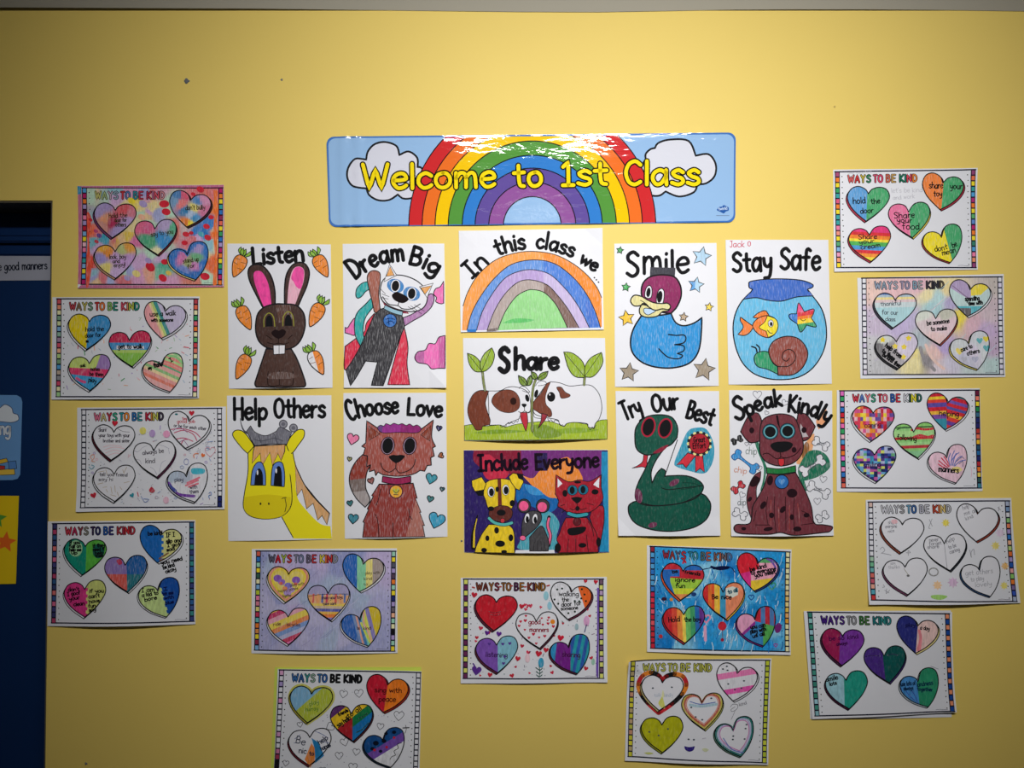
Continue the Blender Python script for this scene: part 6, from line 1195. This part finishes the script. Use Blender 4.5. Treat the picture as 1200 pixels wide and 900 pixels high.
h = W.heart(3, bands((0, 0), (-.05, 1), [510-0, 535, 562, 586, 604, 640, 672, 700], [C(236, 70, 130), C(228, 50, 60), C(245, 125, 50), C(248, 225, 60), C(80, 175, 90), C(75, 160, 215), C(225, 50, 60), C(245, 140, 60), C(248, 215, 50), C(70, 175, 110)]) if 0 else bands((0, 0), (-.05, 1), [505, 530, 558, 578, 610, 642, 668, 695, 722], [C(232, 60, 130), C(225, 50, 60), C(247, 140, 50), C(248, 225, 60), C(85, 180, 90), C(80, 160, 220), C(222, 50, 60), C(245, 150, 60), C(246, 225, 70), C(60, 170, 110)]), C(165, 45, 70), 'mark'); W.write(h, [("Share", (230, 575, 370, 570), 38, C(50, 20, 40)), ("your", (235, 612, 350, 600), 32, C(50, 20, 40)), ("cream", (248, 652, 395, 635), 34, C(50, 20, 40))], 5.5)
h = W.heart(4, halves((878, 500), (942, 740), C(248, 228, 40), gC), C(160, 65, 60)); W.write(h, [("dont", (810, 672, 905, 650), 42), ("be", (945, 640, 980, 625), 40), ("mean", (865, 700, 970, 672), 40)], 5.5)
W.close()
# ---- 12 pastel washed sheet
W = Worksheet('kindness worksheet washed with pastel lilac, yellow and aqua, second down at right', (1000, 315, SC6), [(28, 70), (1140, 40), (1152, 822), (52, 835)], [(60, 72), (1128, 62), (1145, 803), (72, 805)],
  [C(150, 165, 190), C(140, 160, 180), C(160, 170, 190), C(170, 175, 190), C(160, 150, 180), C(150, 150, 180), C(140, 170, 190), C(170, 175, 180), C(60, 55, 65), C(50, 45, 55), C(60, 60, 70), C(90, 80, 70)], [W_, W_, W_, C(225, 215, 235), W_, C(215, 205, 230), W_], [W_, C(225, 220, 240), W_], bow=(0.003, 0.001),
  bg=seeds([(130, 150, C(240, 205, 195)), (300, 170, C(238, 195, 200)), (500, 130, C(235, 190, 205)), (560, 200, C(245, 232, 180)), (640, 220, C(190, 225, 228)), (720, 160, C(245, 225, 165)), (600, 290, C(175, 215, 222)), (740, 260, C(185, 175, 215)), (800, 370, C(244, 222, 80)), (900, 420, C(225, 185, 200)), (1040, 330, C(215, 195, 205)), (1000, 480, C(205, 180, 220)), (1070, 600, C(200, 175, 205)), (1060, 740, C(190, 215, 215)), (150, 420, C(205, 190, 215)), (350, 430, C(200, 185, 225)), (130, 600, C(205, 205, 210)), (200, 750, C(195, 195, 200)), (500, 560, C(180, 195, 205)), (550, 700, C(140, 135, 140)), (470, 720, C(243, 230, 170)), (620, 640, C(238, 200, 195)), (680, 600, C(190, 170, 220)), (730, 720, C(210, 205, 225)), (900, 760, C(200, 215, 215)), (1090, 100, C(205, 195, 190)), (650, 760, C(225, 210, 220)), (450, 640, C(244, 228, 150)), (400, 350, C(200, 190, 225))], rg, 13, .04, (60, 50, 1160, 830), 2.2), bgmat='diag')
d = W.doodle(); d.up()
for k in range(50):
    x = rg.uniform(130, 1060); y = rg.uniform(170, 760); L = rg.uniform(60, 140)
    d._rib([(x, y), (x+L*.4, y-L*.25), (x+L*.8, y-L*.65)], 4, rg.choice([C(200, 190, 225), C(230, 230, 235), C(215, 195, 210), C(190, 215, 225)]), 'cray')
d.line("505 600 520 660 555 710 610 770", 26, C(150, 145, 150), mat='cray'); d.line("545 580 580 660 630 720 680 760", 22, C(240, 205, 195), mat='cray')
h = W.heart(0, bands((0, 0), (.02, 1), [205, 222, 240, 262, 300], [C(100, 130, 190), C(180, 200, 215), C(245, 225, 150), C(230, 205, 210), C(210, 225, 230), C(180, 220, 228)]), C(60, 60, 75)); W.write(h, [("thankful", (205, 285, 360, 275), 32), ("for our", (215, 345, 335, 350), 34), ("class.", (240, 395, 320, 400), 30)], 4, C(70, 75, 90))
f = lambda x, y: C(185, 165, 205) if x < 890 and y < 150+(x-740)*.62 else (C(246, 225, 70) if y < 205-(x-900)*.1 and x > 890 and y > 115 and y-130 < (1040-x)*.9 else (C(110, 105, 110) if y > 300 and x < 890 else (C(90, 190, 205) if y > 285 else C(200, 225, 225))))
h = W.heart(1, (f, [((890, 0), (890, 500)), ((740, 150), (940, 274)), ((700, 225), (1100, 185)), ((700, 300), (1100, 300)), ((700, 285), (1100, 285)), ((890, 265), (1090, 85))])); h.line("750 130 800 170 850 210 880 225", 7, C(140, 120, 150)); W.write(h, [("spending", (845, 245, 955, 240), 34), ("time with", (870, 280, 980, 268), 28)], 6.5); h.poly(ell(925, 218, 8), 'ink', INK)
h = W.heart(2, seeds([(520, 360, C(225, 230, 220)), (700, 350, C(205, 205, 190)), (640, 430, C(240, 215, 225)), (620, 540, C(238, 205, 205)), (540, 420, C(228, 210, 215)), (740, 420, C(238, 210, 220))], rg, 22, .03, W.box(2)), C(165, 70, 65)); W.write(h, [("be someone", (555, 430, 725, 412), 34), ("to make", (585, 475, 705, 465), 32)], 6)
h = W.heart(3, seeds([(230, 540, C(215, 220, 215)), (260, 600, C(160, 155, 160)), (200, 600, C(120, 118, 122)), (380, 600, C(225, 215, 235)), (430, 560, C(215, 205, 228)), (300, 680, C(180, 175, 180))], rg, 22, .04, W.box(3)), C(40, 40, 45))
for x, y in ((415, 528), (380, 595), (313, 590), (375, 670), (220, 540)): h.poly(star(x, y, 24, .6), 'cray', C(244, 218, 50))
W.write(h, [("help from", (235, 590, 350, 680), 34), ("to them", (210, 630, 300, 700), 32), ("be kind then", (215, 660, 345, 755), 30)], 7.5)
h = W.heart(4, seeds([(800, 580, C(215, 220, 225)), (900, 640, C(225, 215, 235)), (960, 540, C(215, 220, 228)), (1000, 620, C(220, 225, 230)), (850, 680, C(205, 205, 225))], rg, 22, .03, W.box(4)), C(225, 210, 110))
for x, y, r, c in ((955, 548, 24, C(100, 185, 195)), (1008, 605, 26, C(90, 180, 190)), (1005, 535, 24, C(244, 222, 70)), (800, 628, 28, C(244, 222, 110)), (835, 690, 22, C(190, 190, 205)), (920, 690, 26, C(185, 185, 210))): h.poly(heart_pts(x, y, r), 'cray', c)
W.write(h, [("care to", (815, 632, 900, 600), 32), ("others", (860, 660, 955, 635), 32)], 6)
W.close()
# ---- 13 patterned hearts
W = Worksheet('kindness worksheet with chequered, striped and rippled hearts, third down at right', (975, 448, SC6), [(35, 60), (1120, 45), (1142, 826), (35, 832)], [(55, 65), (1118, 60), (1140, 803), (70, 802)],
  [C(205, 60, 80), C(90, 120, 190), C(230, 120, 130), C(60, 150, 120), C(190, 40, 60), C(225, 110, 130), C(40, 90, 170), C(200, 50, 70), C(205, 205, 215), C(40, 80, 70), C(225, 215, 60), C(40, 100, 90)], [C(220, 110, 190), green, C(240, 180, 215), blue, red, orange, C(240, 110, 180), green, lpink, sky, red, orange, C(235, 110, 210), C(30, 140, 110), C(240, 150, 200), blue, C(150, 50, 50), C(235, 110, 90)], [C(110, 30, 60), C(240, 130, 110), yellow, C(40, 140, 80), C(60, 110, 140), navy, C(40, 40, 110), C(190, 60, 50), C(240, 120, 90), C(245, 190, 50), C(40, 80, 110), C(40, 110, 170), navy, C(190, 50, 60), orange, C(240, 210, 90), C(50, 90, 90), C(70, 140, 160)], bow=(0.005, 0.001))
h = W.heart(0, checks([C(225, 60, 90), C(240, 150, 50), C(245, 220, 70), C(225, 90, 150), C(240, 190, 200), C(200, 40, 60), C(110, 80, 160), C(240, 120, 70), C(190, 80, 130), C(120, 130, 150)], W.rng, 22, 30, W.box(0)), mat='mark'); W.write(h, [("caring", (245, 345, 370, 335), 34)], 5, C(90, 30, 60))
cc = [C(60, 150, 160), C(215, 40, 60), C(245, 210, 60), C(230, 70, 60), C(100, 80, 170), C(215, 40, 60), C(245, 190, 70), C(130, 80, 170)]
fl, cl1 = bands((0, 0), (.05, 1), [125, 148, 170, 195, 228, 258, 285, 318], cc+[C(60, 150, 175)]); fr_, cr1 = bands((0, 0), (-.28, 1), [-140, -112, -88, -62, -40, -12, 15, 45, 75], [C(70, 140, 150), C(215, 40, 60), C(120, 90, 180), C(215, 45, 60), C(90, 90, 170), C(220, 50, 60), C(240, 190, 60), C(230, 70, 60), C(110, 70, 160), C(220, 60, 60)])
h = W.heart(1, (lambda x, y: fl(x, y) if x < 868 else fr_(x, y), cl1+cr1+[((868, 0), (868, 500))]), mat='mark'); W.write(h, [("helping", (810, 255, 960, 260), 42)], 5.5, C(50, 25, 40))
h = W.heart(2, bands((0, 0), (.04, 1), [378-18, 372, 392, 438, 458, 478, 502, 515+10, 545], [C(150, 215, 120), C(60, 110, 60), C(160, 220, 140), C(175, 225, 150), C(205, 50, 60), C(150, 215, 130), C(170, 225, 150), C(190, 60, 70), C(150, 210, 130), C(140, 200, 150)]), mat='mark'); W.scrib(h, ["600 362 640 350 700 358 760 352", "610 420 660 402 720 415 760 405"], 18, C(205, 50, 60)); W.scrib(h, ["490 360 540 340 590 345"], 8, C(60, 110, 60)); W.write(h, [("following", (490, 435, 635, 445), 38)], 5.5, C(30, 45, 30))
h = W.heart(3, checks([C(60, 90, 180), C(110, 170, 220), C(40, 50, 130), C(110, 180, 130), C(215, 225, 110), C(190, 90, 160), C(90, 60, 140), C(60, 150, 190), C(180, 190, 225), C(30, 40, 90)], W.rng, 26, 20, W.box(3)), mat='mark'); W.write(h, [("smiling", (235, 650, 365, 640), 42)], 5, C(60, 20, 60))
h = W.heart(4, C(242, 205, 222), mat='mark'); W.scrib(h, ["800 620 830 640 860 655", "805 595 840 625 870 645", "825 575 855 610 880 640", "845 565 870 600 885 635"], 9, C(215, 40, 80)); W.scrib(h, ["890 630 880 580 895 540", "900 630 905 570 925 520", "910 630 930 560 960 535", "920 630 950 580 985 560", "925 635 970 600 1010 590", "900 600 940 540"], 7, C(90, 110, 190)); W.scrib(h, ["940 600 980 570 1000 580", "960 620 990 600 990 640"], 5, C(90, 90, 130)); h.fill("900 655 950 640 985 665 940 685", C(240, 220, 130), 'cray'); W.write(h, [("manners", (800, 675, 955, 690), 44)], 7)
W.doodle().line("1050 640 1058 680 1052 720", 3, C(230, 170, 200))
W.close()
# ---- 14 faint sheet at right edge
W = Worksheet('mostly white kindness worksheet with faint pencil writing, at the right edge', (1010, 580, 6.316), [(25, 35), (1095, 20), (1166, 797), (43, 806)], [(42, 52), (1085, 42), (1145, 785), (62, 772)],
  [C(205, 205, 215), C(200, 200, 210), C(190, 190, 200), C(160, 160, 165), C(110, 160, 190), C(60, 100, 160), C(190, 190, 205), C(200, 200, 210), C(190, 70, 50), C(225, 120, 70), C(225, 200, 130), C(190, 190, 195)], [C(220, 190, 180), W_, W_, W_, W_, W_, W_, W_, W_, W_, C(170, 205, 180), C(120, 190, 150), C(110, 180, 180), C(215, 110, 100), C(200, 90, 110), C(235, 170, 150), C(90, 170, 190), C(210, 60, 60)], [C(180, 190, 215), C(130, 160, 200), W_, C(150, 205, 130), C(240, 140, 100), lilac, blue, peach, C(190, 215, 130), C(240, 120, 60), lilac, C(40, 90, 180), C(240, 170, 170), C(150, 210, 110), orange, C(130, 110, 160), C(60, 90, 190)], bow=(0.012, 0.001), curl=(.001, .003, .003, .006))
d = W.doodle(); sy_ = C(245, 225, 90)
for x, y, r, c in ((615, 205, 26, C(240, 222, 90)), (985, 375, 28, C(240, 222, 120)), (1055, 525, 25, C(240, 190, 110)), (1045, 668, 26, C(242, 228, 120)), (540, 660, 30, C(245, 205, 160)), (655, 640, 34, C(222, 190, 222)), (1020, 280, 30, C(230, 210, 232))): d.poly(star(x, y, r*1.25, .6, 0, 8), 'cray', c)
d.fill("490 735 550 728 610 740 560 765 500 755", C(165, 215, 110), 'cray'); d.lines(["495 180 515 230", "515 175 490 240 500 245", "130 400 150 385 165 410 140 430", "145 430 200 440 210 445", "320 425 350 425 335 410 335 445", "790 405 800 460 800 420 820 400 825 440", "160 700 190 720", "175 690 170 725 195 700", "150 660 160 675 145 680", "1000 90 1020 110", "1010 85 1005 118"], 4, C(150, 150, 160)); d.line(ell(515, 563, 33, 28), 9, C(150, 150, 150), False, True, mat='cray')
h = W.heart(0, None, C(140, 70, 55)); W.write(h, [("share", (190, 215, 255, 215), 26), ("everyone", (170, 245, 255, 240), 26), ("nice", (190, 278, 235, 272), 22)], 3.2, C(150, 150, 160)); h.fill("215 185 250 180 258 205 225 212", C(240, 190, 200), 'cray')
h = W.heart(1, None, C(150, 60, 45)); W.write(h, [("help", (745, 110, 790, 95), 30), ("me all", (755, 150, 845, 125), 30), ("kind", (765, 188, 820, 165), 26)], 3.2, C(150, 150, 160))
h = W.heart(2, None, C(35, 38, 50)); h.line("600 360 608 450 615 545", 3, PENCIL); W.write(h, [("never", (490, 345, 560, 338), 28), ("forget", (490, 372, 580, 362), 26), ("share", (475, 395, 560, 388), 24), ("help", (620, 358, 680, 328), 30), ("to be", (635, 398, 690, 378), 28), ("caring", (640, 432, 715, 410), 28)], 3.4, C(140, 140, 150))
h = W.heart(3, None, C(110, 60, 90)); W.write(h, [("say", (205, 515, 240, 508), 22), ("thanks", (190, 545, 270, 538), 24)], 3, C(185, 185, 195)); h.line("300 540 320 570 335 590", 4, C(160, 160, 140)); h.poly(ell(330, 592, 11, 8), 'ink', C(110, 110, 110))
h = W.heart(4, None, C(50, 80, 120)); W.write(h, [("get others", (750, 590, 960, 575), 36), ("to play", (790, 635, 890, 625), 32), ("lovely", (820, 675, 950, 665), 34)], 3.2, C(165, 165, 175))
W.close()
# ================================================================== signs stuck on the door (door face is set back)
DF = DP+0.0035
def dsheet(name, label, cat, quad, **k):
    s = Sheet(name, label, cat, None, (0, 0, 1.0), quad, plane=DF, grid=(4, 4), **k); ALL.append(s); return s
s = dsheet('door_sign', 'grey paper strip on the navy door reading good manners', 'sign', [(-150, 299), (62.5, 300), (62.5, 328.5), (-150, 330)], bow=(0.001, 0), sheet_mat='ink', sheet_col=C(168, 170, 184))
t = s.part('sign_lettering'); t.text("use good manners", "-9.5 317.5 55.5 315.2", 9.2, 1.3, C(30, 34, 50)); 
s = dsheet('door_poster', 'blue poster on the door with white cloud and letters ng', 'poster', [(-110, 462), (26.5, 463.5), (24, 562), (-110, 564)], bow=(0.001, 0), sheet_mat='ink', sheet_col=C(110, 160, 215), outline=[(-110, 462), (20, 463), (25, 466), (26.5, 471), (24, 556), (21, 561), (15, 562.5), (-110, 564)])
c_ = s.part('cloud'); c_.shape("-18 494 -12 484 -2 480 6 474 14 478 16 484 21 486 22 492 14 495 0 494", C(225, 232, 240), .8, 'ink', oc=C(60, 70, 110))
t = s.part('poster_lettering'); t.text("ng", "0 509 12.5 509", 15, 3.4, C(40, 70, 130)); t.text("ng", "0 509 12.5 509", 15, 2.4, C(225, 232, 240)); t.text("listeni", "-46 509 -3 509", 15, 2.4, C(225, 232, 240))
b_ = s.part('stacked_books'); b_.shape("-6 540* 8 537* 10 541* -5 545*", C(235, 190, 60), .7, 'ink', False); b_.shape("-8 545* 6 546* 6 551* -8 551*", C(200, 60, 60), .7, 'ink', False); b_.shape("-6 551* 17 549* 18 556* -6 557*", C(240, 200, 80), .7, 'ink', False); b_.shape("10 541* 19 540* 20 549* 11 550*", C(90, 140, 205), .7, 'ink', False)
s = dsheet('door_poster', 'yellow poster on the door with green and orange stars', 'poster', [(-110, 580), (22.5, 581), (19, 684), (-110, 686)], bow=(0.003, 0.001), sheet_mat='ink', sheet_col=C(240, 205, 30))
for x, y, r, c in ((-3, 607, 12, C(90, 160, 60)), (7, 635, 13, C(240, 110, 40)), (-22, 660, 13, C(60, 120, 190))): s.part('star').fill(star(x, y, r, .45, 8), c, 'ink', False)
for s in ALL: s.build()
